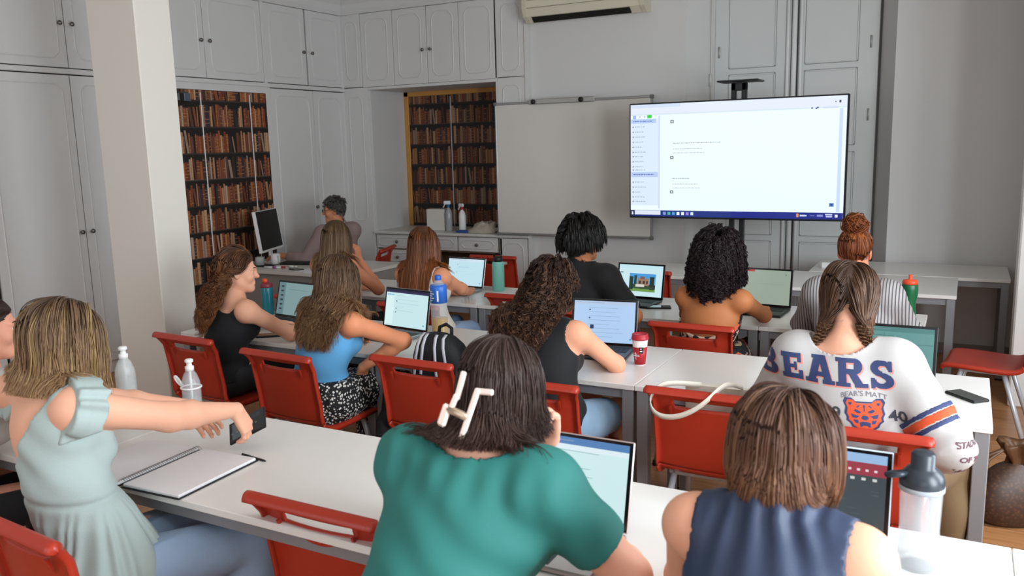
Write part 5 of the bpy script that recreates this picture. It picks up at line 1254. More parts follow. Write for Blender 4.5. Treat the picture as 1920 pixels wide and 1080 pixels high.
# ================================================================ PEOPLE
DEV = None
def fabric(name, c, bump=.12, rough=.8, var=.05): return mat(name, c, rough, bump=bump, bscale=500, var=var, vscale=10, sheen=.05)
DOWN = (0, 0, -1)
def want(n): return DEV is None or n in DEV.split(',')
def neckcut(g, r, dz=0.0, back=0.0): return ballout(g, g.N+g.Ax*(.05+dz)+g.Fn*(.012-back), r)
def armhole(g, k, r=.085): return ballout(g, g.Sh[k]+g.Rs*(.03 if k == 'R' else -.03)-g.Ax*.005, r)
def tank(g, name, m, hem=.0, neck=.11, arm=.085, t=.007, wr=.002, seed=1, deep=0.0):
    f = smin(g.T, g.PL, .02)
    cuts = [neckcut(g, neck, .0, deep), armhole(g, 'L', arm), armhole(g, 'R', arm), -plane(g, g.P+A3(0, 0, hem), (0, 0, 1))]
    return cloth(g, name, m, f, cuts, t, wr, 30, seed)
def tee(g, name, m, frac=.6, hem=-.06, neck=.085, t=.010, wr=.004, seed=1, fore=0.0, arm_t=.0, wsc=24, extra=None):
    f = smin(g.T, g.PL, .02)
    for k in 'LR': f = smin(f, sleeve(g, k, frac, fore)-np.float32(arm_t), .045)
    cuts = [neckcut(g, neck), -plane(g, g.P+A3(0, 0, hem), (0, 0, 1))]
    return cloth(g, name, m, f, cuts, t, wr, wsc, seed, extra=extra)
def skirt(g, name, m, flare=.02, leg=1.0, waist=.09, t=.012, wr=.004):
    f = smin(smin(g.PL, g.LG, .16), g.PL, .05)
    X, Y, Z = g.XYZ; ang = (g.along(g.P, g.R)); ex = wr*np.sin(ang*70+Z*8)+0*f
    return cloth(g, name, m, f, [plane(g, g.P+A3(0, 0, waist), (0, 0, 1)), plane(g, g.P+g.F*(.02+.42*leg), g.F)], t+flare*.3, 0, extra=ex)
DENIM = mat('light_denim', '#8ea6c4', .8, bump=.25, bscale=420, var=.12, vscale=14)
DENIM2 = mat('washed_denim', '#86a3bd', .8, bump=.25, bscale=420, var=.16, vscale=16)
BLACKF = fabric('black_jersey', '#0f1014', .1); DARKP = fabric('dark_trousers', '#1d1e23'); SHOE_D = mat('dark_shoes', '#17171a', .5); SHOE_W = mat('white_shoes', '#d8d6d2', .5)
# ---- mint blouse
if want('mint'):
    g = figure('person in a mint ruffled blouse, blonde-tipped bob, arms stretched out holding a phone', (-2.19, 1.45), -.12, (-2.315, 1.50, 1.243), -.42, .12, -.05, s=1.0, wf=1.02, nb=(.05, .03, -.055), bust=.6, sw=.178, armw=1.12, syaw=-.12, skin_c='#e2ab90', h=.0055,
        hands=dict(R=dict(p=(-2.105, 1.985, .905), d=(.10, .42, -.85), n=(-.85, -.3, -.35), curl=.55, thumb=.5), L=dict(p=(-2.30, 2.03, .868), d=(.35, .45, -.75), n=(.75, -.45, -.2), curl=.55)),
        elbows=dict(R=(-2.02, 1.72, .80), L=(-2.62, 1.8, .8)), knees=dict(R=(-1.93, 1.80, .555), L=(-2.2, 1.84, .555)))
    X, Y, Z = g.XYZ; m = fabric('mint_linen', '#a0b0ae', .2)
    hx = g.along(g.N, g.Rs); hz = g.along(g.N, g.Ax); hy = g.along(g.N, g.Fn)
    f = smin(g.T, g.PL, .02); waist = .80
    ang = np.arctan2(g.along(g.P, g.R), g.along(g.P, g.F))
    fl = np.clip((waist-Z)/.06, 0, 1)*(.35+.65*np.clip((waist-Z)/.28, 0, 1)); extra = fl*(.018+.007*np.sin(ang*22+7*Z+1.5*np.sin(ang*7)))-.007*np.exp(-((Z-waist)/.010)**2)+.004*np.sin((hx+hz)*60)*np.clip((Z-waist)/.1, 0, 1)+0*hx
    vcut = np.where(hy < .02, hz+.23-1.2*np.abs(hx), hz+.10-1.2*np.abs(hx)*(np.abs(hx) < .12)-.3*np.maximum(np.abs(hx)-.12, 0))*.5
    cloth(g, 'blouse', m, f, [vcut, armhole(g, 'L', .070), armhole(g, 'R', .070), g.P[2]-.09-Z+0*hx], .010, .003, 26, 4, extra=extra)
    for k in 'LR':
        S, E = g.Sh[k], g.E[k]; u = unit(E-S); al = g.along(S, u); rad = np.sqrt(np.maximum((X-S[0])**2+(Y-S[1])**2+(Z-S[2])**2-al*al, 0)); d1 = unit(np.cross(u, A3(0, 0, 1))); d2 = np.cross(u, d1)
        an = np.arctan2(g.along(S, d1), g.along(S, d2)); ex = .010+.006*np.sin(an*8+2*np.sin(an*3))+.024*np.clip(al/.08, 0, 1)
        cloth(g, 'ruffle_sleeve', m, smin(g.AR[k], g.T, .03), [al-.050-.005*np.sin(an*8+1), -al-.030, -(g.along(S+g.Ax*(-.085), g.Ax))*1.0, np.abs(rad-.075)-.035], .008, 0, extra=ex)
    pants(g, DENIM, 'jeans', wr=.005, t=.014); shoes(g, SHOE_W)
    hair_down(g, 'hair', 1.055, '#4b392e', '#a07e5c', N=900, kids=7, seed=1, off=(.004, .028), a=.6, b=.35, zr=.02, flick=.010, clump=.015, clump_tip=.011, rad=.0014, colvar=.25, wave=.003, wl=.12, streak=('#b99a68', .15), bias=(0, -.03, 0), grav=.7, stop=-.0, puff=-.5, rmax=.15)
    ph = thing('phone', 'dark phone held in both hands above the spiral notebook', 'phone', (-2.175, 2.035, .822))
    mb = MB(); ex_ = unit(A3(.82, .25, .45)); nn = unit(A3(.05, -.72, .62)); ey = unit(np.cross(nn, ex_)); nn = np.cross(ex_, ey); mb.T = (np.stack([ex_, ey, nn], 1), A3(0, 0, 0)); mb.bb(-.08, .08, -.042, .042, -.005, .005, .003); mb.build('case', BLKP, ph)
    its = [(.08, .1, .6, .9, '#5a6a70'), (.15, .2, .3, .5, '#7a6a60'), (.35, .3, .55, .8, '#4a5f66'), (.65, .1, .9, .3, '#2f3c42')]
    for k in range(6): its.append((.05+.14*k, .55, .1+.14*k, .6, '#8a8f92'))
    screen_face((np.stack([ex_, nn, ey], 1), ex_*-.076-ey*.039+nn*.0054), .152, .078, its, ph, 'screen', '#20282c', .5)
# ---- far left
if want('far'):
    g = figure('person with tied-back dark hair at the edge of the room, only the cheek showing', (-3.05, 1.44), -.1, (-3.03, 1.68, 1.175), -.55, .05, s=.98, skin_c='#d99b82',
        hands=dict(R=dict(p=(-2.92, 1.92, .775), d=(-.2, .9, -.05), n=DOWN), L=dict(p=(-3.22, 1.92, .775), d=(.2, .9, -.05), n=DOWN)), elbows=dict(R=(-2.70, 1.6, .90), L=(-3.42, 1.6, .90)))
    tee(g, 'shirt', fabric('pale_tee', '#bdbab6')); pants(g, DARKP); shoes(g, SHOE_D)
    hair_down(g, 'hair', .95, '#2a1c16', '#3c281d', N=260, kids=9, seed=2, off=(.003, .009), tie=lambda q: np.repeat(g.hp(0, -.13, .01)[None], len(q), 0), maxlen=.30, clump=.008, rad=.0016)
# ---- teal t-shirt
if want('teal'):
    g = figure('person in a teal t-shirt with short brown hair held by a cream claw clip', (-.96, 1.30), -.02, (-.905, 1.60, 1.222), .0, .28, .03, s=1.05, wf=1.16, armw=1.2, skin_c='#e3aa92', h=.006, curve=.07, sw=.164, nb=(.06, .010),
        hands=dict(R=dict(p=(-.74, 1.84, .775), d=(-.45, .88, -.05), n=DOWN, curl=.35), L=dict(p=(-.875, 1.775, 1.055), d=(.1, -.35, .9), n=(-.1, -.9, -.3), curl=.9)),
        elbows=dict(R=(-.44, 1.56, .72), L=(-1.05, 1.95, .70)))
    m = mat('teal_cotton', '#27706b', .75, bump=.08, bscale=600, var=.04, vscale=9)
    X, Y, Z = g.XYZ; dr = g.along(g.N-g.Ax*.22, unit(g.Ax*.93+g.Rs*.35)); ex = .0035*np.sin(dr*62+1.5*np.sin(g.along(g.N, g.Rs)*14))*np.clip(1.4-np.abs(dr)/.22, 0, 1)+.003*np.sin(g.along(g.N, g.Rs)*95+4*g.along(g.N, g.Ax))*np.exp(-((g.along(g.N, g.Ax)+.05)/.05)**2)
    tee(g, 'shirt', m, .58, -.08, .120, .011, .0035, 5, arm_t=.004, extra=ex); pants(g, DARKP); shoes(g, SHOE_D)
    hair_down(g, 'hair', 1.138, '#3a2b27', '#443029', N=900, kids=7, seed=3, off=(.003, .014), a=.45, b=.45, zr=.02, inner=.35, flick=.018, clump=.015, clump_tip=.010, rad=.0013, colvar=.22, wave=.003, wl=.1, bias=(0, .02, 0), grav=.7, stop=.035, puff=-.4)
    CLAW = mat('cream_claw', '#ecd9cf', .3)
    c = thing('hair_claw', 'cream rectangular claw clip in the short brown hair', 'hair clip', tuple(g.hp(-.012, -.142, -.045)))
    Tm = (np.stack([g.hr, g.hf, g.hu], 1), A3(0, 0, 0)); tl = rotm(0, .22, 0)
    def claw(nm, x0, pts):
        mb = MB(); mb.T = (Tm[0] @ tl, Tm[1])
        for (a, b_) in zip(pts[:-1], pts[1:]):
            a = A3(*a); b_ = A3(*b_); mid = (a+b_)/2; L = np.linalg.norm(b_-a)+.012; an = math.atan2(b_[2]-a[2], b_[0]-a[0]); mb.box((x0+mid[0], mid[1], mid[2]), (L, .010, .013), rotm(0, -an, 0), .003)
        return mb.build(nm, CLAW, c)
    claw('jaw', .022, [(.028, .006, .058), (0, -.004, .05), (0, -.004, -.055), (.026, .006, -.06)])
    claw('jaw', -.022, [(-.004, .006, .07), (0, -.004, .02), (-.002, -.006, -.005)])
    mb = MB(); mb.T = (Tm[0] @ tl, Tm[1]); mb.box((-.034, -.006, -.026), (.022, .012, .05), None, .005); mb.build('finger_tab', CLAW, c)
    mb = MB(); mb.T = (Tm[0] @ tl, Tm[1]); mb.tube([(-.03, -.004, -.01), (.02, -.004, -.01)], .009, 10); mb.build('spring', mat('claw_spring', '#b9a58f', .3, .5), c, True)
# ---- navy sleeveless
if want('navy'):
    g = figure('person in a navy sleeveless top with a smooth brown bob, beside the clear flask', (-.235, 1.28), -.05, (-.272, 1.56, 1.196), -.10, .24, -.03, s=.97, wf=1.0, nb=(.06, .0), skin_c='#dfa488', h=.0055, curve=.06,
        hands=dict(R=dict(p=(-.12, 1.86, .775), d=(-.25, .95, -.03), n=DOWN, curl=.35), L=dict(p=(-.42, 1.86, .775), d=(.25, .95, -.03), n=DOWN, curl=.35)))
    m = mat('navy_satin', '#28344e', .55, bump=.06, bscale=300, var=.05, vscale=9); X, Y, Z = g.XYZ
    rx = g.along(g.N+g.Rs*-.03, g.Rs); ry = g.along(g.N, g.Ax)
    ex = (.005*np.sin(rx*150/(1+np.clip(-ry, 0, .4)*5))*np.exp(-np.clip(-ry, 0, 1)/.2))*(g.along(g.N, g.Fn) < .03)*np.clip((.115-np.abs(g.along(g.N, g.Rs)))/.04, 0, 1)
    f = smin(g.T, g.PL, .02); cloth(g, 'top', m, f, [neckcut(g, .082), armhole(g, 'L', .082), armhole(g, 'R', .082), g.P[2]-.06-Z+0*rx], .012, .003, 24, 7, extra=ex)
    mb = MB(); a = g.N-g.Fn*.062+g.Ax*.008-g.base
    mb.tube([a-g.Rs*.07+g.Fn*.05, a-g.Rs*.03, a+g.Rs*.01, a+g.Rs*.06+g.Fn*.04], .008, 8); mb.build('neck_tie', m, g.t, True)
    pants(g, DARKP); shoes(g, SHOE_D)
    hair_down(g, 'hair', 1.105, '#46302a', '#79523a', N=1100, kids=8, seed=4, off=(.004, .030), a=.5, b=.3, zr=.012, inner=.30, flick=-.02, clump=.015, clump_tip=.009, rad=.0012, colvar=.2, part=.012, streak=('#8d6648', .10), bias=(0, 0, 0), grav=.7, stop=.050, puff=-.75, rmax=.125)
# ---- white jersey
if want('bears'):
    g = figure('person in a white jersey printed with big navy letters, brown hair in two low plaits', (-.285, 3.12), -.03, (-.345, 3.14, 1.212), -.02, .28, 0, s=1.04, wf=1.12, skin_c='#dba287', h=.005, curve=.06, sw=.158, nb=(.06, .058),
        hands=dict(R=dict(p=(-.03, 3.20, .655), d=(.05, .6, -.7), n=(-.9, .2, -.2), curl=.4), L=dict(p=(-.52, 3.42, .775), d=(.3, .9, -.03), n=DOWN)), elbows=dict(R=(.07, 2.82, .74)),
        knees=dict(R=(.005, 3.38, .56)))
    m = fabric('white_jersey_knit', '#b3b0af', .15); X, Y, Z = g.XYZ
    lx, lz = g.along(g.N, g.Rs), g.along(g.N, g.Ax)
    ex = .006*np.sin((lx*.8-lz*.9)*48+2*np.sin(lz*14))*np.clip((-lz-.12)/.15, 0, 1)*np.clip((lx+.02)/.12, 0, 1)+.010*np.clip(-lz/.3, 0, 1)
    tee(g, 'jersey', m, 1.0, -.10, .108, .018, .004, 9, fore=.78, arm_t=.012, extra=ex); JA = g.last; js = [o for o in g.t.children if o.name.startswith('jersey')][0]
    pants(g, fabric('olive_trousers', '#6b553a'), t=.016); shoes(g, SHOE_D)
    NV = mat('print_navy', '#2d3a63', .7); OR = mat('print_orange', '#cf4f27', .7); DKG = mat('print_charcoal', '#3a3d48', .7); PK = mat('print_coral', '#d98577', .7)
    rc = lambda U, V, a, b, c, d: (U >= a) & (U <= c) & (V >= b) & (V <= d); el = lambda U, V, x, y, a, b: ((U-x)/a)**2+((V-y)/b)**2 < 1
    def gl(ch, U, V):
        if ch == 'B': return (rc(U, V, .02, 0, .6, 1) | rc(U, V, -.06, 0, .3, .15) | rc(U, V, -.06, .85, .3, 1) | el(U, V, .58, .74, .28, .26) | el(U, V, .6, .27, .33, .27)) & ~rc(U, V, .32, .62, .56, .80) & ~rc(U, V, .32, .20, .6, .40)
        if ch == 'E': return rc(U, V, .05, 0, .34, 1) | rc(U, V, -.06, 0, .86, .2) | rc(U, V, -.06, .81, .83, 1) | rc(U, V, .05, .42, .6, .58) | rc(U, V, .70, 0, .87, .36) | rc(U, V, .68, .64, .83, 1) | rc(U, V, .52, .33, .63, .67)
        if ch == 'A': return in_poly([(.0, 0), (.30, 1), (.70, 1), (1.0, 0), (.70, 0), (.50, .70), (.30, 0)], U, V) | (in_poly([(.0, 0), (.30, 1), (.70, 1), (1.0, 0)], U, V) & rc(U, V, 0, .25, 1, .40)) | rc(U, V, -.07, 0, .40, .15) | rc(U, V, .60, 0, 1.07, .15) | rc(U, V, .2, .86, .6, 1)
        if ch == 'R': return ((rc(U, V, .05, .44, .6, 1) | el(U, V, .58, .72, .32, .28)) & ~rc(U, V, .34, .62, .6, .82)) | rc(U, V, .05, 0, .34, 1) | in_poly([(.38, .5), (.68, .5), (1.0, 0), (.68, 0)], U, V) | rc(U, V, -.06, 0, .46, .15) | rc(U, V, .62, 0, 1.08, .15) | rc(U, V, -.06, .85, .3, 1)
        up = el(U, V, .47, .72, .42, .29) & ~el(U, V, .52, .72, .17, .10) & ~rc(U, V, .50, .43, 1, .70); dn = el(U, V, .49, .29, .44, .29) & ~el(U, V, .44, .29, .18, .10) & ~rc(U, V, 0, .31, .46, .6)
        return up | dn | rc(U, V, .74, .62, .88, 1) | rc(U, V, .06, 0, .2, .38)
    Lw = [('B', -.205, .085), ('E', -.108, .078), ('A', -.020, .088), ('R', .082, .088), ('S', .178, .080)]; LH = .094
    def word(U, V, dx=0, dy=0):
        mk = np.zeros(U.shape, bool)
        for ch, cx, w in Lw:
            u = (U-dx-cx)/w+.5; v = (V-dy)/LH+.5; s_ = (u > -.1) & (u < 1.12) & (v >= 0) & (v <= 1)
            if s_.any(): mk[s_] |= gl(ch, u[s_], v[s_])
        return mk
    U3 = unit(g.Ax-g.Fs*(g.Ax@g.Fs)); bx = lambda x, z: g.N+g.Rs*x+U3*z-g.Fs*.45
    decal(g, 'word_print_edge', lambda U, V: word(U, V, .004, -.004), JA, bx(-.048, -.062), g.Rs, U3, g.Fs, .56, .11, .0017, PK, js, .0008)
    decal(g, 'word_print', word, JA, bx(-.048, -.062), g.Rs, U3, g.Fs, .56, .11, .0017, NV, js)
    mir = lambda f: (lambda U, V: f(np.abs(U), V))
    head = mir(lambda U, V: in_poly([(0, .040), (.022, .040), (.034, .050), (.050, .050), (.056, .038), (.050, .022), (.054, .004), (.048, -.008), (.050, -.018), (.040, -.026), (.036, -.036), (.024, -.044), (.016, -.060), (0, -.064), (-.01, -.064), (-.01, .04)], U, V))
    dark = mir(lambda U, V: in_poly([(.010, .012), (.026, .020), (.032, .014), (.022, .006), (.012, .006)], U, V) | in_poly([(.036, .040), (.048, .042), (.046, .032), (.040, .032)], U, V) | el(U, V, 0, -.010, .011, .008) | in_poly([(.016, -.004), (.030, .000), (.042, .004), (.038, -.010), (.026, -.012)], U, V) | in_poly([(.020, -.018), (.036, -.016), (.030, -.028), (.020, -.030)], U, V)
        | in_poly([(-.01, -.024), (.006, -.022), (.018, -.026), (.015, -.042), (.006, -.036), (-.01, -.036)], U, V) | in_poly([(-.002, .034), (.003, .034), (.002, .012), (-.001, .012)], U, V) | in_poly([(.012, .032), (.016, .034), (.024, .026), (.020, .024)], U, V))
    ec = bx(.068, -.198)
    decal(g, 'bear_outline', lambda U, V: head(U*.88, V*.88) & ~head(U, V), JA, ec, g.Rs, U3, g.Fs, .16, .17, .0013, NV, js)
    decal(g, 'bear_head', lambda U, V: head(U, V) & ~dark(U, V), JA, ec, g.Rs, U3, g.Fs, .14, .15, .0013, OR, js)
    decal(g, 'bear_features', dark, JA, ec, g.Rs, U3, g.Fs, .14, .15, .0013, NV, js)
    for tx, x in (('19', -.034), ('40', .167)):
        V_, T_ = text_mask(tx, .058, .0012); V_ = V_-np.array([0, .020]); decal(g, 'year_print', lambda U, V: in_tris(V_, T_, U, V), JA, bx(x, -.198), g.Rs, U3, g.Fs, .09, .07, .0016, DKG, js)
    V2, T2_ = text_mask("BEAR'S MATT", .024); decal(g, 'arched_print', lambda U, V: in_tris(V2, T2_, U, V+U*U*2.2), JA, bx(.068, -.134), g.Rs, U3, g.Fs, .2, .06, .0015, mat('print_grey', '#6f6d74', .7), js)
    # sleeve stripes and lettering on the forearm
    S, E, W_ = g.Sh['R'], g.E['R'], g.W['R']; AR_ = cap(S, E, .052*g.s, .042*g.s)[0](*g.XYZ); ua = unit(E-S); al = g.along(S, ua); L1 = np.linalg.norm(E-S)
    for nm, a0, a1, mm in (('sleeve_stripe', .60, .66, NV), ('sleeve_stripe', .66, .76, OR), ('sleeve_stripe', .76, .82, NV)):
        cloth(g, nm, mm, JA, [al-a1*L1, a0*L1-al, AR_-.052], .0016)
    V4, T4_ = text_mask('STADIUM', .030, .0008); V5, T5_ = text_mask('OF THE', .026, .0008); V6, T6_ = text_mask('WEST', .030, .0008); fu = unit(g.Fs*.75+g.Rs*.66); fo = (E+W_)/2
    for vv, tt_, dz in ((V4, T4_, .085), (V5, T5_, .035), (V6, T6_, -.015)): decal(g, 'sleeve_print', lambda U, V: in_tris(vv, tt_, U, V), JA, E+g.Rs*.3-g.Fs*.15+A3(0, 0, dz-.07), unit(g.Fs*.9+g.Rs*.44), A3(0, 0, 1), unit(-g.Rs+g.Fs*.5), .17, .05, .0018, mat('print_maroon', '#6a4a55', .7), js)
    for sg in (-1, 1):
        pass
    hair_down(g, 'hair', .9, '#3c291d', '#5b3c28', N=900, kids=6, seed=5, off=(.006, .026), a=.9, b=.4, tie=lambda q: np.where(q[:, :1] < .004, g.hp(-.060, -.074, -.128)[None], g.hp(.064, -.072, -.128)[None]), maxlen=.30, clump=.008, clump_tip=.004, rad=.0016, colvar=.4, part=.004, streak=('#7b573a', .15))
    for sg in (-1, 1):
        p0 = g.hp(sg*.058, -.085, -.105); p1 = g.hp(sg*.080, -.095, -.17); p2 = g.hp(sg*.105, -.05, -.22); tt = np.linspace(0, 1, 60)[:, None]; ctr = p0*(1-tt)**2+2*p1*tt*(1-tt)+p2*tt**2
        pa = []; rngp = np.random.default_rng(31)
        for st in range(3):
            ph = 2*PI*st/3
            for k in range(26):
                r_, th = .009*math.sqrt(rngp.random()), rngp.random()*6.28; q = tt*2*PI*3.2+ph
                off_ = g.hr*(.013*np.sin(q))+g.hf*(.009*np.sin(2*q)); pa.append(ctr+off_+g.hr*r_*math.cos(th)+g.hf*r_*math.sin(th))
        pa = np.array(pa); n_ = len(pa); cv = (.75+.5*rngp.random((n_, 1))); strands_mesh(g, 'plait', pa, np.full(n_, .0022), (np.array(lin('#4b3323'))*cv, np.array(lin('#6b4a30'))*cv))
        MB().tube([p0+(p1-p0)*t_+(0)-g.base for t_ in (.86, .94, 1.0)], .0, 6) if False else None
# ---- curly brown, black tank, denim shorts
if want('curly'):
    g = figure('person in a black tank and denim shorts with clipped curly brown hair', (-1.545, 3.19), -.16, (-1.62, 3.37, 1.138), .0, .42, .02, s=1.0, wf=.98, syaw=-.05, skin_c='#e0a183', h=.0065, curve=.05,
        hands=dict(R=dict(p=(-1.545, 3.655, .772), d=(-.45, .88, -.05), n=DOWN, curl=.35), L=dict(p=(-1.74, 3.655, .772), d=(.15, .98, -.05), n=DOWN, curl=.35)), elbows=dict(R=(-1.25, 3.40, .76), L=(-1.95, 3.35, .86)),
        knees=dict(R=(-1.335, 3.50, .56), L=(-1.52, 3.55, .555)))
    tank(g, 'tank_top', BLACKF, .02, .105, .088, .006, .002, 3)
    pants(g, DENIM2, 'denim_shorts', .52, .09, .013, .006, 3); shoes(g, mat('red_trainers', '#7a2127', .5))
    hair_down(g, 'hair', .80, '#2b1c17', '#4a3024', N=640, kids=9, seed=6, off=(.006, .042), a=.4, b=1.1, zr=.06, wave=.011, curl=.003, wl=.05, puff=.4, rmax=.27, clump=.009, clump_tip=.008, rad=.0014, colvar=.5, hl=.024, M=44, bias=(-.22, -.12, 0), streak=('#6d4a33', .18), behind_ear=True)
    c = thing('hair_claw', 'small black and pearl claw clip in the curly brown hair', 'hair clip', tuple(g.hp(-.03, -.125, .012))); mb = MB(); mb.T = (np.stack([g.hr, g.hf, g.hu], 1), A3(0, 0, 0)); mb.box((0, 0, 0), (.016, .012, .06), rotm(0, .3, 0), .005); mb.build('bar', BLKP, c)
    for k in range(4): mb = MB(); mb.T = (np.stack([g.hr, g.hf, g.hu], 1), A3(0, 0, 0)); mb.box((.006+.005*k, -.008, -.022+.015*k), (.020, .008, .006), rotm(0, -.3, 0), .002); mb.build('tooth', mat('pearl', '#c9c9d2', .3), c)
# ---- blue tank
if want('blue'):
    g = figure('person in a sky blue tank top and black spotted skirt with long wavy blonde hair', (-2.82, 3.14), -.2, (-2.685, 3.17, 1.145), -.22, .18, -.04, s=1.0, wf=1.04, skin_c='#d98f68', h=.0065, curve=.05, syaw=-.22,
        hands=dict(R=dict(p=(-2.62, 3.235, .69), d=(-.35, .2, -.85), n=(-.8, .1, .2), curl=.5), L=dict(p=(-2.86, 3.45, .775), d=(.2, .95, -.03), n=DOWN)), elbows=dict(R=(-2.36, 3.40, .80), L=(-3.15, 3.3, .75)))
    tank(g, 'tank_top', fabric('sky_blue_knit', '#5fa8dc', .15), .06, .125, .092, .008, .003, 5, .02)
    def spot(nt, v):
        n = nt.nodes.new('ShaderNodeTexVoronoi'); n.inputs['Scale'].default_value = 75; n.feature = 'F1'; nt.links.new(v, n.inputs['Vector'])
        return ramp(nt, n.outputs['Distance'], [(.0, '#d8d6d2'), (.36, '#d8d6d2'), (.40, '#0f1014')])
    skirt(g, 'skirt', nodemat('black_white_spots', spot, .8), .03, 1.0, .09); shoes(g, SHOE_D)
    hair_down(g, 'hair', .865, '#4c382b', '#8d6847', N=800, kids=7, seed=7, off=(.004, .020), a=.55, b=.45, zr=.05, wstart=.12, wave=.008, wl=.10, puff=.4, rmax=.21, clump=.013, clump_tip=.009, rad=.0013, colvar=.3, M=30, bias=(-.08, -.1, 0), streak=('#a98a62', .14))
# ---- long curly auburn
if want('black'):
    g = figure('person in a black tank with very long curly auburn hair, next to the pillar', (-3.56, 3.22), -.28, (-3.41, 3.22, 1.140), -.82, .06, -.02, s=.98, wf=.98, skin_c='#e0a88c', h=.0065, curve=.05, syaw=-.3,
        hands=dict(R=dict(p=(-3.27, 3.60, .775), d=(-.1, .98, -.03), n=DOWN, curl=.35), L=dict(p=(-3.52, 3.55, .775), d=(.2, .95, -.03), n=DOWN)), elbows=dict(R=(-3.15, 3.40, .70), L=(-3.8, 3.3, .9)))
    tank(g, 'tank_top', BLACKF, -.02, .12, .088, .007, .002, 6, .025); pants(g, DARKP); shoes(g, SHOE_D)
    hair_down(g, 'hair', .835, '#4a3021', '#7d4c2a', N=640, kids=9, seed=8, off=(.005, .034), a=.35, b=1.5, zr=.06, wstart=.10, wave=.015, curl=.0, wl=.075, puff=.8, rmax=.22, clump=.010, clump_tip=.007, rad=.0014, colvar=.45, hl=.022, M=40, bias=(0, -.3, 0), streak=('#9c6437', .25), behind_ear=True)
# ---- front row, brown straight
if want('fb'):
    g = figure('person with straight light brown hair resting the chin on a raised hand', (-3.81, 4.38), -.1, (-3.745, 4.43, 1.185), -.18, .05, .06, s=.98, skin_c='#d68e6c', h=.008,
        hands=dict(R=dict(p=(-3.665, 4.545, 1.02), d=(-.05, -.1, .95), n=(-.9, -.2, .1), curl=1.1), L=dict(p=(-3.85, 4.80, .772), d=(.3, .9, -.03), n=DOWN)), elbows=dict(R=(-3.50, 4.72, .70)))
    tank(g, 'tank_top', fabric('charcoal_knit', '#23242c'), -.02, .12, .088); pants(g, DARKP); shoes(g, SHOE_D)
    hair_down(g, 'hair', .86, '#43311f', '#8b6a48', N=600, kids=5, seed=9, off=(.004, .014), a=.5, b=.4, zr=.03, clump=.010, rad=.0020, colvar=.25, M=18, streak=('#a5845d', .15))
# ---- auburn straight
if want('aub'):
    g = figure('person with long smooth copper brown hair, an elbow on the table by an empty chair', (-2.98, 4.40), -.05, (-3.005, 4.385, 1.165), .0, .12, 0, s=.98, skin_c='#d99472', h=.008,
        hands=dict(R=dict(p=(-2.955, 4.83, .785), d=(-.45, .85, .1), n=DOWN, curl=.4), L=dict(p=(-3.15, 4.83, .775), d=(.1, .95, 0), n=DOWN)), elbows=dict(R=(-2.70, 4.58, .70)))
    tank(g, 'tank_top', fabric('cream_knit', '#d3cbc0'), -.02, .12, .088); pants(g, DENIM); shoes(g, SHOE_W)
    hair_down(g, 'hair', .85, '#4e2c1a', '#8f5228', N=600, kids=5, seed=10, off=(.004, .018), a=.5, b=.45, zr=.02, clump=.010, rad=.0021, colvar=.22, M=18, streak=('#a8652f', .15))
# ---- man in black
def qshort(g, name, c0, c1, N, seed, top, side, kids=9, rad=.0017, lift=1.0, grav=.25, zsplit=.035, fwd=.3, colvar=.5, wave=.0, wl=.05, rnd=.35):
    rng = np.random.default_rng(seed); q = scalp(g, N, rng, .03); n = len(q); hp = lambda q: g.H+(q[:, :1]*g.hr+q[:, 1:2]*g.hf+q[:, 2:]*g.hu)*g.hs
    P = hp(q); nr = (q-A3(0, -.014, .034))/A3(.0745, .095, .088)**2; nr /= np.linalg.norm(nr, axis=1, keepdims=True)
    w = np.clip((q[:, 2]-zsplit)/.03, 0, 1); L = side+(top-side)*w*(.75+.4*rng.random(n))
    v = nr*(.5+lift*w)[:, None]+np.stack([rnd*rng.standard_normal(n)+.5*np.sign(q[:, 0])*w*(rnd < .2), fwd+rnd*rng.standard_normal(n), -.8*(1-w)+.1*rng.standard_normal(n)], 1)
    v /= np.linalg.norm(v, axis=1, keepdims=True); D = v[:, :1]*g.hr+v[:, 1:2]*g.hf+v[:, 2:]*g.hu; M = 12; path = [P]; col = collider(g)
    for i in range(M-1):
        D = D+A3(0, 0, -1)*grav*(i/M); D /= np.linalg.norm(D, axis=1, keepdims=True); Pn = path[-1]+D*(L/(M-1))[:, None]
        d = col(Pn); bad = d < .004
        if bad.any():
            e = .004; Pb = Pn[bad]; gr = np.stack([col(Pb+A3(e, 0, 0))-d[bad], col(Pb+A3(0, e, 0))-d[bad], col(Pb+A3(0, 0, e))-d[bad]], 1); gr /= np.linalg.norm(gr, axis=1, keepdims=True)+1e-9; Pn[bad] = Pb+gr*(.004-d[bad])[:, None]
        path.append(Pn)
    return finish_hair(g, name, np.stack(path, 1), L, c0, c1, kids, rng, wave, wl, 0, .013, .009, rad, 0, colvar)
if want('man'):
    g = figure('person in a black t-shirt with thick black hair, in front of the whiteboard', (-2.05, 4.55), -.15, (-2.015, 4.62, 1.195), -.42, .0, -.03, s=1.05, wf=1.06, male=True, skin_c='#b5744f', h=.008, curve=.05,
        hands=dict(R=dict(p=(-1.76, 4.60, .615), d=(-.5, .5, -.4), n=DOWN), L=dict(p=(-2.2, 4.9, .775), d=(.2, .95, 0), n=DOWN)), elbows=dict(R=(-1.55, 4.40, .75), L=(-2.5, 4.5, .9)))
    tee(g, 't_shirt', fabric('black_cotton', '#0b0b0e', .08), .80, -.06, .085, .014, .003, 12, arm_t=.006); pants(g, DARKP); shoes(g, SHOE_D)
    qshort(g, 'hair', '#0a0908', '#15110f', 700, 11, .125, .045, 7, .002, 1.0, 1.3, -.01, .1, rnd=.15)
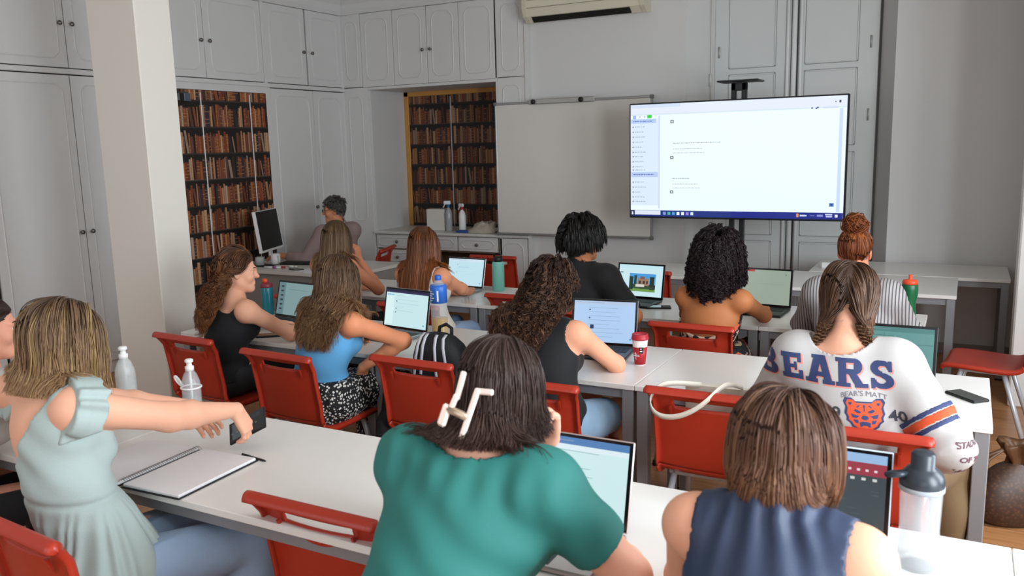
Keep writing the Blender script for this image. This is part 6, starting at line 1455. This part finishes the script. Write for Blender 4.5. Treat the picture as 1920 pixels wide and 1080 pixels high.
# ---- halter dress
if want('halter'):
    g = figure('person in a floral halter dress with a round cloud of dark curls', (-1.22, 4.46), -.05, (-1.16, 4.455, 1.130), -.1, .15, 0, s=1.0, wf=1.04, skin_c='#b06f45', h=.008, curve=.04,
        hands=dict(R=dict(p=(-1.005, 4.90, .785), d=(-.2, .95, .0), n=DOWN, curl=.35), L=dict(p=(-1.27, 4.88, .775), d=(.1, .95, 0), n=DOWN)), elbows=dict(R=(-.85, 4.66, .72), L=(-1.5, 4.6, .72)))
    def floral(nt, v):
        n = nt.nodes.new('ShaderNodeTexVoronoi'); n.inputs['Scale'].default_value = 17; nt.links.new(v, n.inputs['Vector']); n2 = nt.nodes.new('ShaderNodeTexNoise'); n2.inputs['Scale'].default_value = 34; n2.inputs['Detail'].default_value = 2; nt.links.new(v, n2.inputs['Vector'])
        c = ramp(nt, n.outputs['Color'], [(.25, '#0d0f14'), (.34, '#c25a3c'), (.48, '#0d0f14'), (.55, '#d9b9a4'), (.66, '#0d0f14'), (.75, '#cdb98a'), (.84, '#8a3a30'), (.9, '#0d0f14')], 'CONSTANT')
        mx = nt.nodes.new('ShaderNodeMixRGB'); mx.inputs[2].default_value = (*lin('#0d0f14'), 1); nt.links.new(ramp(nt, n2.outputs['Fac'], [(.50, '#000000'), (.54, '#ffffff')]), mx.inputs[0]); nt.links.new(c, mx.inputs[1]); return mx.outputs[0]
    FL = nodemat('floral_print', floral, .8); f = smin(g.T, g.PL, .02); hy = g.along(g.N, g.Fn)
    low = g.along(g.P+A3(0, 0, .285), unit(A3(0, 0, 1)-g.Fn*.7)); cloth(g, 'dress_bodice', FL, f, [low, g.P[2]-.05-g.XYZ[2]+0*low, armhole(g, 'L', .085), armhole(g, 'R', .085), neckcut(g, .10)], .009, .002, 24, 3)
    skirt(g, 'dress_skirt', FL, .03, 1.0, .10); shoes(g, SHOE_D)
    mb = MB(); b0 = g.N-g.Fn*.052-g.base
    for sg in (-1, 1): mb.tube([b0+g.Rs*sg*.05+g.Fn*.06+g.Ax*.02, b0+g.Rs*sg*.03+g.Fn*.015+g.Ax*.008, b0], [.010, .011, .010], 8)
    mb.tube([b0-g.Ax*.0, b0-g.Fn*.016-g.Rs*.008-g.Ax*.03, b0-g.Fn*.018-g.Rs*.02-g.Ax*.075], [.012, .016, .022], 8, sx=.6); mb.tube([b0, b0-g.Fn*.016+g.Rs*.015-g.Ax*.025, b0-g.Fn*.018+g.Rs*.03-g.Ax*.05], [.010, .014, .018], 8, sx=.6); mb.build('halter_tie', FL, g.t, True)
    rng = np.random.default_rng(13); q = scalp(g, 520, rng, .035); n = len(q); nr = (q-A3(0, -.014, .034))/A3(.0745, .095, .088)**2; nr /= np.linalg.norm(nr, axis=1, keepdims=True)
    P = g.H+(q @ np.stack([g.hr, g.hf, g.hu]))*g.hs; v = nr+A3(0, -.15, -.05)+.18*rng.standard_normal((n, 3)); v /= np.linalg.norm(v, axis=1, keepdims=True); D = v @ np.stack([g.hr, g.hf, g.hu]); L = (.150+.05*np.clip(-(q[:, 2]-.06)/.08, 0, 1))*(.8+.2*rng.random(n)); path = [P]; M = 40
    col = collider(g)
    for i in range(M-1):
        D = D+A3(0, 0, -1)*(.13 if i > 6 else .0); D /= np.linalg.norm(D, axis=1, keepdims=True); Pn = path[-1]+D*(L/(M-1))[:, None]; d = col(Pn); bad = d < .01
        if bad.any():
            e = .004; Pb = Pn[bad]; gr = np.stack([col(Pb+A3(e, 0, 0))-d[bad], col(Pb+A3(0, e, 0))-d[bad], col(Pb+A3(0, 0, e))-d[bad]], 1); gr /= np.linalg.norm(gr, axis=1, keepdims=True)+1e-9; Pn[bad] = Pb+gr*(.01-d[bad])[:, None]
        path.append(Pn)
    finish_hair(g, 'hair', np.stack(path, 1), L, '#0e0a0b', '#231519', 8, rng, .009, .030, .007, .012, .016, .0022, 0, .7, taper=.4)
# ---- striped shirt, red bun
if want('bun'):
    g = figure('person in a grey striped shirt with ginger hair in a high bun', (-.465, 4.43), .0, (-.472, 4.43, 1.205), .0, .05, 0, s=1.03, wf=1.08, skin_c='#cf8263', h=.008, curve=.04, sw=.155,
        hands=dict(R=dict(p=(-.36, 4.80, .775), d=(-.4, .9, 0), n=DOWN), L=dict(p=(-.60, 4.80, .775), d=(.4, .9, 0), n=DOWN)), elbows=dict(R=(-.12, 4.52, .74), L=(-.82, 4.50, .74)))
    def stripes(nt, v):
        w = nt.nodes.new('ShaderNodeTexWave'); w.inputs['Scale'].default_value = 22; w.wave_type = 'BANDS'; w.bands_direction = 'X'; w.inputs['Distortion'].default_value = 1.0; w.inputs['Detail Scale'].default_value = .4; nt.links.new(v, w.inputs['Vector'])
        return ramp(nt, w.outputs['Fac'], [(.62, '#9b9797'), (.78, '#4f4d52')])
    tee(g, 'striped_shirt', nodemat('grey_stripes', stripes, .85), .95, -.08, .100, .016, .005, 14, arm_t=.008); pants(g, DARKP); shoes(g, SHOE_D)
    bt = g.hp(0, -.045, .140)
    hair_down(g, 'hair', .9, '#5c2c14', '#7e4220', N=300, kids=8, seed=14, off=(.004, .012), tie=lambda q: np.repeat(g.hp(0, -.05, .122)[None], len(q), 0), maxlen=.24, clump=.010, clump_tip=.004, rad=.0022, wave=.004, wl=.05, colvar=.6, M=16, streak=('#9b5a2c', .25), grav=.1)
    rng = np.random.default_rng(15); pa = []
    for k in range(900):
        n1 = rng.standard_normal(3); n1 /= np.linalg.norm(n1); n2 = unit(np.cross(n1, rng.standard_normal(3))); r_ = .043*(.65+.6*rng.random()); a0 = rng.random()*6.28; tt = np.linspace(0, 1.6+2.2*rng.random(), 16)+a0
        pa.append(bt+(np.outer(np.cos(tt), n1)+np.outer(np.sin(tt), n2))*r_*A3(1, 1, .92)+.009*rng.standard_normal(3))
    pa = np.array(pa); cv = .65+.7*rng.random((len(pa), 1)); strands_mesh(g, 'hair_bun', pa, np.full(len(pa), .0022), (np.array(lin('#5c2c14'))*cv, np.array(lin('#8a4a24'))*cv))
# ---- teacher
if want('teach'):
    g = figure('grey-haired person in a mauve shirt reaching across the teacher desk', (-5.36, 6.40), 1.55, (-5.335, 6.285, 1.195), 2.2, .02, 0, s=1.03, wf=1.08, male=True, skin_c='#c08260', h=.009, syaw=1.35,
        hands=dict(L=dict(p=(-5.69, 5.90, .795), d=(-.75, -.45, -.1), n=DOWN, curl=.5), R=dict(p=(-5.75, 6.45, .70), d=(-.9, 0, -.1), n=DOWN)), elbows=dict(L=(-5.5, 6.0, .86)), knees=dict(R=(-5.75, 6.50, .56), L=(-5.75, 6.33, .56)))
    tee(g, 'shirt', fabric('mauve_cotton', '#8d7876', .1), 1.0, -.06, .08, .014, .004, 16, fore=.62, arm_t=.006); pants(g, DARKP); shoes(g, SHOE_D)
    cf = g.E['L']*.42+g.W['L']*.58; u = unit(g.W['L']-g.E['L']); MB().tube([cf-u*.035-g.base, cf+u*.02-g.base], [.052, .050], 16).build('rolled_cuff', fabric('pale_cuff', '#a9a0a0'), g.t, True)
    qshort(g, 'hair', '#2c2824', '#6f6a64', 320, 17, .036, .018, 8, .0020, .5, .3, .05, .5, rnd=.25)
    mb = MB()
    for sg in (-1, 1): c = g.hp(sg*.032, .108, .0)-g.base; mb.tube([c+g.hr*.020*math.cos(a)+g.hu*.015*math.sin(a) for a in np.linspace(0, 2*PI, 17)[:-1]], .0015, 6, closed=True); mb.tube([g.hp(sg*.052, .105, .004)-g.base, g.hp(sg*.078, .01, .006)-g.base], .0016, 6)
    mb.build('glasses', mat('glasses_black', '#16161a', .3), g.t, True)
